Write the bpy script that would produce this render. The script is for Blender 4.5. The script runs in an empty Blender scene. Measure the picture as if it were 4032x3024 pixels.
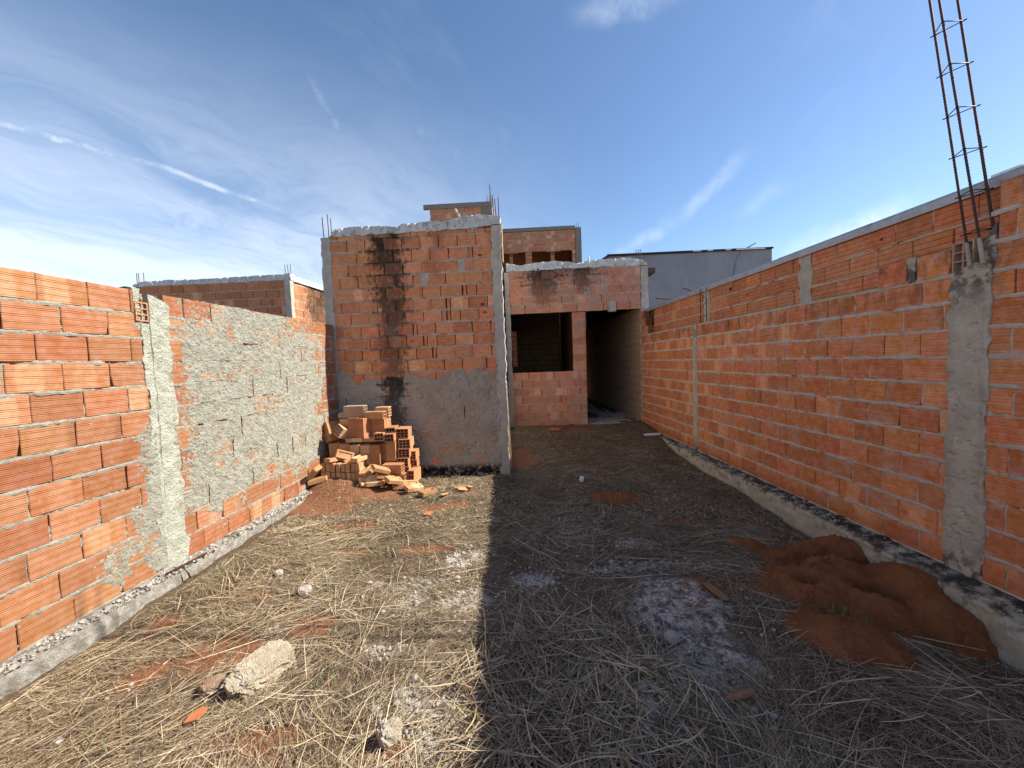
import bpy, bmesh, math, random
import numpy as np
from mathutils import Vector, Matrix, Euler

random.seed(7)
scene = bpy.context.scene
COL = scene.collection
R = math.radians

# ------------------------------------------------------------------ camera
cam_d = bpy.data.cameras.new('camera'); cam = bpy.data.objects.new('camera', cam_d); COL.objects.link(cam)
cam_d.sensor_width = 36.0; cam_d.lens = 1530.0 / 4032 * 36
cam_d.clip_start = 0.05; cam_d.clip_end = 3000
_p = math.atan(88 / 1530.0); _r = R(2.2)
_F = Vector((0, math.cos(_p), -math.sin(_p))); _Rt = Vector((1, 0, 0)); _U = Vector((0, math.sin(_p), math.cos(_p)))
_R2 = math.cos(_r) * _Rt - math.sin(_r) * _U; _U2 = math.sin(_r) * _Rt + math.cos(_r) * _U
cam.matrix_world = Matrix(((_R2.x, _U2.x, -_F.x, 0), (_R2.y, _U2.y, -_F.y, 0), (_R2.z, _U2.z, -_F.z, 1.82), (0, 0, 0, 1)))
scene.camera = cam

# ------------------------------------------------------------------ sun and sky
SUN = Vector((1.0, 0.075, 0.80)).normalized()
sun_d = bpy.data.lights.new('sun', 'SUN'); sun = bpy.data.objects.new('sun', sun_d); COL.objects.link(sun)
sun_d.energy = 4.6; sun_d.angle = R(0.5); sun_d.color = (1.0, 0.94, 0.84)
sun.rotation_euler = (-SUN).to_track_quat('-Z', 'Y').to_euler(); sun.location = (12, 0, 12)
SKY_STRENGTH = 0.094
world = bpy.data.worlds.new('World'); scene.world = world; world.use_nodes = True
scene.view_settings.view_transform = 'Standard'; scene.view_settings.look = 'None'
scene.view_settings.exposure = 1.0; scene.view_settings.gamma = 1.0; scene.view_settings.use_curve_mapping = False
scene.render.engine = 'CYCLES'
scene.cycles.use_denoising = True
scene.cycles.max_bounces = 8; scene.cycles.diffuse_bounces = 5


class NT:
    """small helper for node trees"""
    def __init__(s, tree):
        s.t = tree; s.l = tree.links
    def n(s, kind, **kw):
        nd = s.t.nodes.new(kind)
        for k, v in kw.items():
            setattr(nd, k, v)
        return nd
    def put(s, sock, v):
        if v is None: return
        if isinstance(v, bpy.types.NodeSocket): s.l.new(v, sock)
        else:
            if hasattr(sock.default_value, '__len__') and not hasattr(v, '__len__'):
                v = (v,) * len(sock.default_value)
            if hasattr(sock.default_value, '__len__') and len(sock.default_value) == 4 and len(v) == 3: v = (*v, 1)
            sock.default_value = v
    def math(s, op, a, b=None, c=None, clamp=False):
        nd = s.n('ShaderNodeMath', operation=op, use_clamp=clamp)
        s.put(nd.inputs[0], a); s.put(nd.inputs[1], b); s.put(nd.inputs[2], c)
        return nd.outputs[0]
    def vmath(s, op, a, b=None):
        nd = s.n('ShaderNodeVectorMath', operation=op)
        s.put(nd.inputs[0], a); s.put(nd.inputs[1], b)
        return nd.outputs['Value'] if op in ('DOT_PRODUCT', 'LENGTH', 'DISTANCE') else nd.outputs[0]
    def noise(s, vec, scale, detail=3, rough=0.55, dist=0.0, col=False):
        nd = s.n('ShaderNodeTexNoise'); s.put(nd.inputs['Vector'], vec)
        s.put(nd.inputs['Scale'], scale); s.put(nd.inputs['Detail'], detail); s.put(nd.inputs['Roughness'], rough); s.put(nd.inputs['Distortion'], dist)
        return nd.outputs['Color'] if col else nd.outputs['Fac']
    def ramp(s, f, a, b, lo=0.0, hi=1.0):
        nd = s.n('ShaderNodeMapRange', interpolation_type='SMOOTHSTEP')
        s.put(nd.inputs[0], f); s.put(nd.inputs[1], a); s.put(nd.inputs[2], b); s.put(nd.inputs[3], lo); s.put(nd.inputs[4], hi)
        return nd.outputs[0]
    def mix(s, f, a, b, mode='MIX'):
        nd = s.n('ShaderNodeMix', data_type='RGBA', blend_type=mode)
        s.put(nd.inputs[0], f); s.put(nd.inputs[6], a); s.put(nd.inputs[7], b)
        return nd.outputs[2]
    def sep(s, v):
        nd = s.n('ShaderNodeSeparateXYZ'); s.put(nd.inputs[0], v); return nd.outputs
    def comb(s, x, y, z):
        nd = s.n('ShaderNodeCombineXYZ'); s.put(nd.inputs[0], x); s.put(nd.inputs[1], y); s.put(nd.inputs[2], z); return nd.outputs[0]
    def hsv(s, col, h=0.5, sa=1.0, v=1.0):
        nd = s.n('ShaderNodeHueSaturation'); s.put(nd.inputs['Hue'], h); s.put(nd.inputs['Saturation'], sa); s.put(nd.inputs['Value'], v); s.put(nd.inputs['Color'], col)
        return nd.outputs[0]
    def bump(s, h, dist, strength=1.0, prev=None):
        nd = s.n('ShaderNodeBump'); s.put(nd.inputs['Strength'], strength); s.put(nd.inputs['Distance'], dist); s.put(nd.inputs['Height'], h)
        if prev is not None: s.l.new(prev, nd.inputs['Normal'])
        return nd.outputs[0]


def build_world():
    t = NT(world.node_tree)
    bg = world.node_tree.nodes['Background']; bg.inputs[1].default_value = SKY_STRENGTH
    sky = t.n('ShaderNodeTexSky', sky_type='NISHITA', sun_disc=False)
    sky.sun_elevation = math.asin(SUN.z); sky.sun_rotation = math.atan2(SUN.x, SUN.y)
    sky.air_density = 1.0; sky.dust_density = 0.4; sky.ozone_density = 2.3; sky.altitude = 600
    d = t.n('ShaderNodeTexCoord').outputs['Generated']
    x, y, z = t.sep(d)[:3]
    zz = t.math('ADD', t.math('MAXIMUM', z, 0.0), 0.12)
    u = t.math('DIVIDE', x, zz); v = t.math('DIVIDE', y, zz)
    # cirrus: streaky noise on a high plane, long axis running up and left
    ca, sa = math.cos(R(62)), math.sin(R(62))
    a = t.math('ADD', t.math('MULTIPLY', u, ca), t.math('MULTIPLY', v, sa))
    b = t.math('SUBTRACT', t.math('MULTIPLY', v, ca), t.math('MULTIPLY', u, sa))
    warp = t.noise(t.comb(u, v, 3.3), 1.3, 3)
    p = t.comb(t.math('MULTIPLY', a, 0.42), t.math('ADD', b, t.math('MULTIPLY', warp, 0.9)), 1.7)
    streak = t.noise(p, 1.7, 7, 0.62, 0.35)
    patch = t.noise(t.comb(u, v, 9.1), 0.42, 2, 0.5)
    west = t.ramp(u, -2.6, 0.9, 1.0, 0.0)
    amount = t.math('ADD', t.math('MULTIPLY', patch, 0.55), t.math('MULTIPLY', west, 0.24))
    cir = t.ramp(t.math('ADD', streak, t.math('SUBTRACT', amount, 0.42)), 0.40, 1.15)
    low = t.ramp(z, 0.10, 0.66, 1.0, 0.0); wside = t.ramp(x, 0.30, -0.50)
    veil = t.math('MULTIPLY', t.math('MULTIPLY', low, wside), t.ramp(t.noise(p, 1.25, 7, 0.66, 0.4), 0.30, 0.66, 0.22, 1.0))
    fac = t.math('MAXIMUM', t.math('MULTIPLY', cir, 0.50), t.math('MULTIPLY', veil, 0.74))
    # a few distinct wisps: (direction, half-length, half-width, tilt axis)
    def wisp(p0, p1, w, gain, sc=26):
        A = Vector(p0).normalized(); B = Vector(p1).normalized(); n = A.cross(B).normalized(); m = (A + B).normalized()
        L = math.acos(max(-1, min(1, A.dot(B)))) / 2; tx = (B - A).normalized()
        wob = t.math('MULTIPLY', t.math('SUBTRACT', t.noise(d, sc * .35, 3), 0.5), w * 2.4)
        dist = t.math('ABSOLUTE', t.math('ADD', t.vmath('DOT_PRODUCT', d, tuple(n)), wob))
        al = t.math('ABSOLUTE', t.vmath('DOT_PRODUCT', d, tuple(tx)))
        front = t.ramp(t.vmath('DOT_PRODUCT', d, tuple(m)), 0.3, 0.5)
        f = t.math('MULTIPLY', t.ramp(dist, 0, w * 1.25, 1, 0), t.ramp(al, L * .25, L * 1.15, 1, 0))
        f = t.math('MULTIPLY', t.math('MULTIPLY', f, front), t.ramp(t.noise(d, sc, 6, 0.7), 0.25, 0.72, 0.15, 1.0))
        return t.math('MULTIPLY', f, gain * .85)
    def ray(px, py):
        return _F + (px - 2016) / 1530 * _R2 - (py - 1512) / 1530 * _U2
    # directions of the contrail and of the brighter wisps seen in the sky
    for A, B, w, g in (((-260, 420), (620, 655), .009, .85), ((380, 575), (1230, 860), .008, .80),
                       ((1180, 240), (1380, 620), .016, .24), ((900, 180), (1200, 520), .022, .14), ((1450, 380), (1960, 760), .07, .16),
                       ((2640, 890), (2980, 570), .018, .30), ((2400, 1050), (2680, 840), .022, .34),
                       ((2890, 860), (3130, 700), .02, .16), ((3040, 1030), (3700, 800), .04, .65), ((2230, 60), (2760, -60), .026, .30),
                       ((1320, 860), (1560, 780), .022, .24), ((0, 760), (1300, 1120), .10, .5), ((-200, 250), (900, 700), .10, .18)):
        fac = t.math('MAXIMUM', fac, wisp(ray(*A), ray(*B), w, g))
    # thin bright veil round the low sky
    skyc = t.hsv(sky.outputs[0], 0.5, SKY_SAT, 1.0)
    out = t.mix(fac, skyc, (6.2, 6.6, 7.2))
    t.l.new(out, bg.inputs[0])


SKY_SAT = 1.06
build_world()

# ------------------------------------------------------------------ numpy helpers
_tabs = {}
def vnoise(x, y, seed=0):
    if seed not in _tabs: _tabs[seed] = np.random.RandomState(seed + 11).rand(256, 256)
    T = _tabs[seed]
    x = np.asarray(x, float); y = np.asarray(y, float)
    xi = np.floor(x).astype(int); yi = np.floor(y).astype(int)
    fx = x - xi; fy = y - yi
    fx = fx * fx * (3 - 2 * fx); fy = fy * fy * (3 - 2 * fy)
    a = T[xi % 256, yi % 256]; b = T[(xi + 1) % 256, yi % 256]; c = T[xi % 256, (yi + 1) % 256]; d = T[(xi + 1) % 256, (yi + 1) % 256]
    return (a * (1 - fx) + b * fx) * (1 - fy) + (c * (1 - fx) + d * fx) * fy
def fbm(x, y, octs=4, seed=0, gain=0.5):
    s = 0; a = 1; tot = 0
    for o in range(octs):
        s = s + a * vnoise(x * 2 ** o + 17.3 * o, y * 2 ** o - 9.1 * o, seed + o); tot += a; a *= gain
    return s / tot
def sstep(a, b, x):
    t = np.clip((np.asarray(x, float) - a) / (b - a), 0, 1); return t * t * (3 - 2 * t)

def mesh_np(name, verts, faces, smooth=False, attrs=None):
    """faces: (M,4) or (M,3) index array"""
    me = bpy.data.meshes.new(name)
    verts = np.asarray(verts, np.float32); faces = np.asarray(faces, np.int32)
    k = faces.shape[1]
    me.vertices.add(len(verts)); me.vertices.foreach_set('co', verts.ravel())
    me.loops.add(faces.size); me.loops.foreach_set('vertex_index', faces.ravel())
    me.polygons.add(len(faces)); me.polygons.foreach_set('loop_start', np.arange(0, faces.size, k, dtype=np.int32))
    me.polygons.foreach_set('loop_total', np.full(len(faces), k, np.int32))
    me.polygons.foreach_set('use_smooth', np.full(len(faces), bool(smooth)))
    for an, arr in (attrs or {}).items():
        at = me.attributes.new(an, 'FLOAT_COLOR', 'POINT'); at.data.foreach_set('color', np.asarray(arr, np.float32).ravel())
    me.update(calc_edges=True); me.validate()
    return me
def grid_faces(nx, ny, mask=None):
    i = np.arange(nx * ny).reshape(nx, ny)
    q = np.stack([i[:-1, :-1], i[1:, :-1], i[1:, 1:], i[:-1, 1:]], -1).reshape(-1, 4)
    if mask is not None: q = q[mask.ravel()]
    return q
def compact(v, f):
    used = np.unique(f); m = np.zeros(len(v), int); m[used] = np.arange(len(used)); return v[used], m[f]

def frame(o, e):
    """local x along e, local z up, local y away from the viewer"""
    e = Vector((e[0], e[1], 0)).normalized(); z = Vector((0, 0, 1)); y = z.cross(e)
    return Matrix(((e.x, y.x, 0, o[0]), (e.y, y.y, 0, o[1]), (0, 0, 1, o[2] if len(o) > 2 else 0), (0, 0, 0, 1)))

def link(o): COL.objects.link(o); return o
def thing(name, label, cat, M=None, loc=(0, 0, 0), group=None):
    o = bpy.data.objects.new(name, None); o.empty_display_size = 0.2; link(o)
    o.matrix_world = M if M is not None else Matrix.Translation(loc)
    o['label'] = label; o['category'] = cat
    if group: o['group'] = group
    return o
def tag(o, label, cat, group=None):
    o['label'] = label; o['category'] = cat
    if group: o['group'] = group
    return o
_inv = {}
def part(name, me, mat, root, M=None, kind=None):
    """a mesh object under root; M is its world matrix (default: the root's own)"""
    o = bpy.data.objects.new(name, me); link(o)
    if mat is not None and len(me.materials) == 0: me.materials.append(mat)
    if root is not None:
        o.parent = root
        if root.name not in _inv: _inv[root.name] = root.matrix_basis.inverted()
        o.matrix_basis = (_inv[root.name] @ M) if M is not None else Matrix.Identity(4)
    elif M is not None: o.matrix_world = M
    if kind: o['kind'] = kind
    return o
def box_arr(x0, x1, y0, y1, z0, z1):
    v = [(x, y, z) for x in (x0, x1) for y in (y0, y1) for z in (z0, z1)]
    f = [(0, 1, 3, 2), (4, 6, 7, 5), (0, 4, 5, 1), (2, 3, 7, 6), (0, 2, 6, 4), (1, 5, 7, 3)]
    return v, f
def boxes(name, lst):
    V = []; F = []
    for b in lst:
        v, f = box_arr(*b); n = len(V); V += v; F += [tuple(i + n for i in q) for q in f]
    return mesh_np(name, V, F)
def tube_arr(pts, r, n=6, closed=False):
    pts = [Vector(p) for p in pts]; V = []; F = []
    for i, p in enumerate(pts):
        t = (pts[min(i + 1, len(pts) - 1)] - pts[max(i - 1, 0)]).normalized()
        a = t.orthogonal().normalized() if abs(t.z) < .9 else Vector((1, 0, 0)); a = (a - t * a.dot(t)).normalized(); b = t.cross(a)
        rr = r[i] if hasattr(r, '__len__') else r
        for k in range(n):
            an = 2 * math.pi * k / n; V.append(tuple(p + (a * math.cos(an) + b * math.sin(an)) * rr))
    for i in range(len(pts) - 1):
        for k in range(n):
            F.append((i * n + k, i * n + (k + 1) % n, (i + 1) * n + (k + 1) % n, (i + 1) * n + k))
    for base, rev in ((0, True), ((len(pts) - 1) * n, False)):
        for k in range(1, n - 1, 2):
            q = (base, base + k, base + k + 1, base + min(k + 2, n - 1)) if k + 2 < n else (base, base + k, base + k + 1, base + k + 1)
            F.append(tuple(reversed(q)) if rev else q)
    F = [q for q in F if len(set(q)) == 4] + []
    return V, F
def tubes(name, lst, n=6):
    V = []; F = []
    for pts, r in lst:
        v, f = tube_arr(pts, r, n); k = len(V); V += v; F += [tuple(i + k for i in q) for q in f]
    return mesh_np(name, V, F, True)

# ------------------------------------------------------------------ materials
def new_mat(name):
    m = bpy.data.materials.new(name); m.use_nodes = True
    t = NT(m.node_tree); b = m.node_tree.nodes['Principled BSDF']
    b.inputs['Roughness'].default_value = 0.92
    b.inputs['Specular IOR Level'].default_value = 0.25
    return m, t, b

def stain_nodes(t, pos, stains):
    """mildew streaks that belong to the wall: list of (x, ztop, zbot, halfwidth_top, halfwidth_bottom, strength)"""
    x, y, z = t.sep(pos)[:3]
    n1 = t.noise(pos, 3.4, 4, 0.6); n2 = t.noise(t.vmath('MULTIPLY', pos, (3.0, 3.0, 1.6)), 6.0, 5, 0.72)
    joint = t.math('FRACT', t.math('DIVIDE', t.math('SUBTRACT', 3.875 + .1955 * 40, z), 0.1955))     # grime gathers along the bed joints
    joint = t.math('ADD', t.ramp(joint, 0.0, 0.30, 0.55, 0.0), t.ramp(joint, 0.90, 1.0, 0.0, 0.55))
    tot = None
    X0 = x
    for (sx, zt, zb, wt, wb, st, *ax) in stains:
        x = y if ax else X0
        w = t.math('MULTIPLY', t.ramp(z, zb, zt, wb, wt), 0.95 if ax else t.math('ADD', 0.80, joint))
        d = t.math('ABSOLUTE', t.math('ADD', t.math('SUBTRACT', x, sx), t.math('MULTIPLY', t.math('SUBTRACT', n1, 0.5), 0.55)))
        m = t.ramp(t.math('DIVIDE', d, w), 0.05, 1.2, 1.0, 0.0)
        m = t.math('MULTIPLY', m, t.math('MULTIPLY', t.ramp(z, zb - .15, zb + .15), t.ramp(z, zt + .1, zt - .05)))
        m = t.ramp(t.math('ADD', m, t.math('MULTIPLY', t.math('SUBTRACT', n2, 0.5), 2.3)), 0.22, 0.95)
        m = t.math('MULTIPLY', m, t.ramp(z, zb, zt, 0.55, 1.0))
        m = t.math('MULTIPLY', m, st)
        tot = m if tot is None else t.math('MAXIMUM', tot, m)
    return tot

def brick_mat(name, dark=(0.42, 0.150, 0.056), mid=(0.49, 0.190, 0.078), pale=(0.56, 0.260, 0.125), groove=0.0125, gstr=1.0, bands=0.0,
              patch=0.25, grime=None, splat=0.0, white=0.0, stains=None, dust=0.0, topdirt=0.0, vert=False, ridge=0.0):
    m, t, b = new_mat(name)
    oc = t.n('ShaderNodeTexCoord').outputs['Object']; info = t.n('ShaderNodeObjectInfo')
    rnd = info.outputs['Random']; pos = t.n('ShaderNodeNewGeometry').outputs['Position']
    ox, oy, oz = t.sep(oc)[:3]
    if vert: ox, oz = oz, ox
    r2 = t.math('FRACT', t.math('MULTIPLY', rnd, 17.31)); r3 = t.math('FRACT', t.math('MULTIPLY', rnd, 71.7)); r4 = t.math('FRACT', t.math('MULTIPLY', rnd, 213.3))
    off = t.math('MULTIPLY', rnd, 40.0)
    ocs = t.vmath('ADD', oc, t.comb(off, t.math('MULTIPLY', off, 1.7), off))
    c = t.mix(t.ramp(rnd, 0.0, 0.55), dark, mid)
    c = t.mix(t.ramp(r2, 0.6, 1.0, 0.0, 0.8), c, pale)
    # firing marks: a paler window in the middle of some blocks
    cx = t.math('ABSOLUTE', t.math('ADD', ox, t.math('MULTIPLY', t.math('SUBTRACT', r4, 0.5), 0.10)))
    wn = t.math('MULTIPLY', t.math('SUBTRACT', t.noise(ocs, 9.0, 3), 0.5), 0.06)
    win = t.math('MULTIPLY', t.ramp(t.math('ADD', cx, wn), 0.055, 0.085, 1.0, 0.0), t.ramp(r3, 1.0 - patch, 1.0 - patch * .6, 0.0, 0.75))
    c = t.mix(win, c, tuple(min(1, v * k) for v, k in zip(pale, (1.1, 1.35, 1.5))))
    # burnt ends
    burn = t.math('MULTIPLY', t.ramp(t.math('ADD', ox, wn), 0.05, 0.14), t.ramp(t.math('FRACT', t.math('MULTIPLY', rnd, 7.77)), 0.78, 0.9, 0.0, 0.7))
    c = t.mix(burn, c, tuple(v * .72 for v in dark))
    # drag streaks along the extrusion and blotches
    st = t.noise(t.comb(t.math('MULTIPLY', ox, 5.0), t.math('ADD', oy, off), t.math('MULTIPLY', oz, 75.0)), 1.0, 3, 0.6)
    c = t.mix(t.ramp(st, 0.35, 0.75, 0.0, 0.35), c, t.mix(0.5, c, pale))
    bl = t.noise(ocs, 16.0, 4, 0.65)
    c = t.hsv(c, 0.5, t.ramp(bl, 0.3, 0.7, 1.06, 0.9), t.ramp(bl, 0.25, 0.75, 0.90, 1.10))
    c = t.hsv(c, t.math('ADD', 0.494, t.math('MULTIPLY', r4, 0.012)), 1.0, t.ramp(r3, 0, 1, 0.86, 1.12))
    gw = t.math('SINE', t.math('MULTIPLY', oz, 2 * math.pi / groove))
    band = t.ramp(t.math('SINE', t.math('MULTIPLY', t.math('ADD', oz, 0.004), 2 * math.pi / 0.047)), -0.2, 0.55)
    if gstr > 0:
        c = t.mix(t.math('MULTIPLY', t.ramp(gw, -0.9, -0.2, 1.0, 0.0), t.math('MULTIPLY', band, 0.30 * gstr)), c, tuple(v * .55 for v in dark))
    if bands > 0:
        c = t.mix(t.math('MULTIPLY', t.math('SUBTRACT', 1.0, band), bands), c, t.mix(0.6, c, (0.62, 0.33, 0.19)))
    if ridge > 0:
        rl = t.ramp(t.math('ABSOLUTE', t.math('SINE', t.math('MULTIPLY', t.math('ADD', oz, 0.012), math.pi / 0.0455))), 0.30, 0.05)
        c = t.mix(t.math('MULTIPLY', rl, ridge), c, tuple(v * .35 for v in dark))  # shadow lines of the ribs painted dark into the colour
    if dust > 0:
        c = t.mix(t.math('MULTIPLY', t.ramp(t.noise(pos, 3.0, 4, 0.6), 0.35, 0.7), dust), c, (0.36, 0.27, 0.21))
    if white > 0:
        z = t.sep(pos)[2]
        wl = t.math('MULTIPLY', t.ramp(t.noise(pos, 5.5, 5, 0.7), 0.48, 0.68), white)
        edge = t.ramp(t.math('ABSOLUTE', oz), 0.03, 0.09)
        c = t.mix(t.math('MULTIPLY', wl, t.math('ADD', 0.35, t.math('MULTIPLY', edge, 0.65))), c, (0.66, 0.40, 0.31))
    if splat > 0:
        sp = t.ramp(t.noise(pos, 26.0, 4, 0.6), 0.70 - splat * .2, 0.74 - splat * .2)
        sp = t.math('MULTIPLY', sp, t.ramp(t.noise(pos, 3.5, 2), 0.45, 0.62))
        c = t.mix(t.math('MULTIPLY', sp, .85), c, (0.36, 0.33, 0.28))
    if topdirt > 0:
        z = t.sep(pos)[2]
        td = t.math('MULTIPLY', t.ramp(z, 1.95, 2.30), t.ramp(t.noise(t.vmath('MULTIPLY', pos, (1, 1, .5)), 7.0, 4, 0.7), 0.42, 0.66))
        c = t.mix(t.math('MULTIPLY', td, topdirt), c, (0.055, 0.045, 0.035))
        bd = t.math('MULTIPLY', t.ramp(z, 0.30, 0.14), 0.6)
        c = t.mix(bd, c, tuple(v * .6 for v in dark))
    if stains:
        s = stain_nodes(t, pos, stains)
        s = t.math('MULTIPLY', s, t.ramp(r2, 0.1, 0.9, 0.74, 1.0))
        c = t.mix(s, c, (0.018, 0.015, 0.013))
    t.l.new(c, b.inputs['Base Color'])
    h = t.math('ADD', t.math('MULTIPLY', t.noise(ocs, 55.0, 4, 0.7), 0.0022), 0.0)
    if gstr > 0: h = t.math('ADD', h, t.math('MULTIPLY', t.math('MULTIPLY', gw, t.math('ADD', 0.25, band)), 0.0013 * gstr))
    if ridge > 0: h = t.math('SUBTRACT', h, t.math('MULTIPLY', rl, 0.003))
    if bands > 0: h = t.math('ADD', h, t.math('MULTIPLY', band, 0.0016))
    t.l.new(t.bump(h, 1.0, 0.9), b.inputs['Normal'])
    return m

def cement_mat(name, base=(0.34, 0.31, 0.27), dark=(0.17, 0.15, 0.13), light=(0.48, 0.45, 0.40), scale=1.0, bump=0.010, stains=None, mold=None, streak=0.0):
    m, t, b = new_mat(name)
    pos = t.n('ShaderNodeNewGeometry').outputs['Position']
    n1 = t.noise(pos, 7 * scale, 5, 0.65); n2 = t.noise(pos, 38 * scale, 5, 0.7); n3 = t.noise(pos, 110 * scale, 3, 0.7)
    c = t.mix(t.ramp(n1, 0.35, 0.68), base, light)
    c = t.mix(t.ramp(n2, 0.40, 0.26, 0.0, 0.75), c, dark)
    c = t.mix(t.ramp(n3, 0.62, 0.75, 0.0, 0.35), c, light)
    if streak:
        s = t.noise(t.vmath('MULTIPLY', pos, (9, 9, 0.8)), 1.0, 4, 0.6)
        c = t.mix(t.ramp(s, 0.45, 0.7, 0.0, streak), c, dark)
    if mold is not None:
        # (z0, z1, strength, low?) a mouldy band in height
        z = t.sep(pos)[2]
        for (z0, z1, stg, thr) in mold:
            mm = t.math('MULTIPLY', t.ramp(z, z0, z1), t.math('MULTIPLY', t.ramp(t.noise(pos, 9.0, 5, 0.7), thr, thr + .16), stg))
            c = t.mix(mm, c, (0.022, 0.021, 0.018))
    if stains:
        c = t.mix(stain_nodes(t, pos, stains), c, (0.020, 0.018, 0.016))
    t.l.new(c, b.inputs['Base Color'])
    h = t.math('ADD', t.math('MULTIPLY', n2, 1.0), t.math('MULTIPLY', n3, 0.35))
    t.l.new(t.bump(h, bump, 1.0), b.inputs['Normal'])
    return m

HOUSE_STAINS = [(-1.93, 4.0, 0.75, 0.52, 0.36, 0.97), (-1.15, 3.95, 3.2, 0.22, 0.06, 0.35)]
DOOR_STAINS = [(0.85, 4.1, 3.15, 0.85, 0.40, 0.95), (1.8, 4.1, 3.4, 0.7, 0.2, 0.9), (1.45, 4.1, 3.75, 1.5, 1.1, 0.6)]
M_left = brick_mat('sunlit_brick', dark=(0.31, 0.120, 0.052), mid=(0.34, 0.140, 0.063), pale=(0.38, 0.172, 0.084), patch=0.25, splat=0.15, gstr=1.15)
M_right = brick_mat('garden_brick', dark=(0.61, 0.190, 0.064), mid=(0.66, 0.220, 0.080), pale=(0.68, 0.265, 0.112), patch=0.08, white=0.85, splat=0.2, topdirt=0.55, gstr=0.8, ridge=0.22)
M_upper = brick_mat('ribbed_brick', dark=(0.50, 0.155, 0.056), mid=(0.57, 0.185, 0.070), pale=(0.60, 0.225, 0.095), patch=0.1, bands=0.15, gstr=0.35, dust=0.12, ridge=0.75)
M_house = brick_mat('house_brick', dark=(0.58, 0.195, 0.076), mid=(0.64, 0.225, 0.090), pale=(0.67, 0.275, 0.125), patch=0.12, bands=0.25, gstr=0.12, stains=HOUSE_STAINS)
M_door = brick_mat('porch_brick', dark=(0.54, 0.185, 0.088), mid=(0.60, 0.225, 0.112), pale=(0.64, 0.29, 0.165), patch=0.15, bands=0.25, gstr=0.2, dust=0.5, white=0.35, stains=DOOR_STAINS)
M_far = brick_mat('neighbour_brick', patch=0.1, bands=0.3, gstr=0.15, stains=[(10.95, 4.2, 1.8, 0.9, 0.9, 0.97, 'y')])
M_rear = brick_mat('rear_brick', dark=(0.60, 0.20, 0.076), mid=(0.66, 0.24, 0.096), pale=(0.70, 0.33, 0.165), patch=0.2, bands=0.2, gstr=0.0, dust=0.25)
M_room = brick_mat('room_brick', dark=(0.22, 0.11, 0.06), mid=(0.27, 0.15, 0.09), pale=(0.36, 0.25, 0.17), patch=0.2, bands=0.3, gstr=0.0, dust=0.7)  # brick darkened, the room's shade is put into its colour
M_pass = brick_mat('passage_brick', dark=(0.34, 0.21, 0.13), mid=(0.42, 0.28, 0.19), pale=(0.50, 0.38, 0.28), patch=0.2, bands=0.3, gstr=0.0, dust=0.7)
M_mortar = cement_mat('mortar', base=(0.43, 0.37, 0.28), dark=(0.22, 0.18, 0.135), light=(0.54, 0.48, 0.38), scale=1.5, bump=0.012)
M_mortar_l = cement_mat('sunlit_mortar', base=(0.33, 0.31, 0.25), dark=(0.15, 0.135, 0.105), light=(0.46, 0.44, 0.36), scale=1.8, bump=0.02)  # mortar copy darkened in colour to offset the direct sun
M_mortar_r = cement_mat('shade_mortar', base=(0.55, 0.47, 0.375), dark=(0.26, 0.21, 0.16), light=(0.66, 0.58, 0.48), scale=1.6, bump=0.015)  # mortar copy lightened in colour to make up for the shade
M_mortar_f = cement_mat('far_mortar', base=(0.40, 0.33, 0.26), dark=(0.16, 0.13, 0.10), light=(0.50, 0.43, 0.35), scale=1.5, bump=0.01, stains=[(10.95, 4.2, 1.8, 0.9, 0.9, 0.97, 'y')])
M_mortar_h = cement_mat('house_mortar', base=(0.42, 0.35, 0.275), dark=(0.17, 0.135, 0.105), light=(0.54, 0.46, 0.38), scale=1.5, bump=0.012, stains=HOUSE_STAINS)
M_mortar_d = cement_mat('porch_mortar', base=(0.37, 0.31, 0.25), dark=(0.14, 0.115, 0.095), light=(0.50, 0.44, 0.37), scale=1.5, bump=0.012, stains=DOOR_STAINS)
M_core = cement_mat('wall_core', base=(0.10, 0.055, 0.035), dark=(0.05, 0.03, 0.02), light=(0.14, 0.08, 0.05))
M_rough = cement_mat('roughcast', base=(0.365, 0.350, 0.280), dark=(0.14, 0.13, 0.10), light=(0.50, 0.485, 0.395), scale=1.7, bump=0.032)
M_rough_h = cement_mat('grey_roughcast', base=(0.52, 0.43, 0.335), dark=(0.17, 0.135, 0.10), light=(0.64, 0.545, 0.44), scale=0.5, bump=0.07,
                       stains=[(-1.95, 1.75, 0.70, 0.34, 0.20, 0.96)], mold=[(0.22, 0.10, 1.0, 0.34)])
M_colL = cement_mat('pale_column', base=(0.54, 0.54, 0.42), dark=(0.16, 0.15, 0.115), light=(0.74, 0.75, 0.62), scale=1.5, bump=0.045)
M_colR = cement_mat('grey_column', base=(0.48, 0.415, 0.325), dark=(0.22, 0.19, 0.145), light=(0.60, 0.53, 0.42), scale=1.1, bump=0.014, mold=[(1.95, 2.34, 0.75, 0.40), (0.45, 0.12, 0.8, 0.42)], streak=0.35)
M_colH = cement_mat('house_column', base=(0.44, 0.385, 0.32), dark=(0.20, 0.17, 0.14), light=(0.56, 0.50, 0.42), scale=0.9, bump=0.012, streak=0.25)
M_beam = cement_mat('pale_concrete', base=(0.52, 0.51, 0.48), dark=(0.26, 0.25, 0.23), light=(0.70, 0.69, 0.66), scale=0.8, bump=0.016, stains=[(-1.80, 4.2, 3.9, 0.2, 0.16, 0.6)])
M_foot = cement_mat('footing_concrete', base=(0.48, 0.41, 0.28), dark=(0.17, 0.14, 0.10), light=(0.58, 0.52, 0.39), scale=0.8, bump=0.020, mold=[(0.085, 0.125, 0.84, 0.36), (-.04, 0.12, 0.80, 0.47)])
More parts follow.
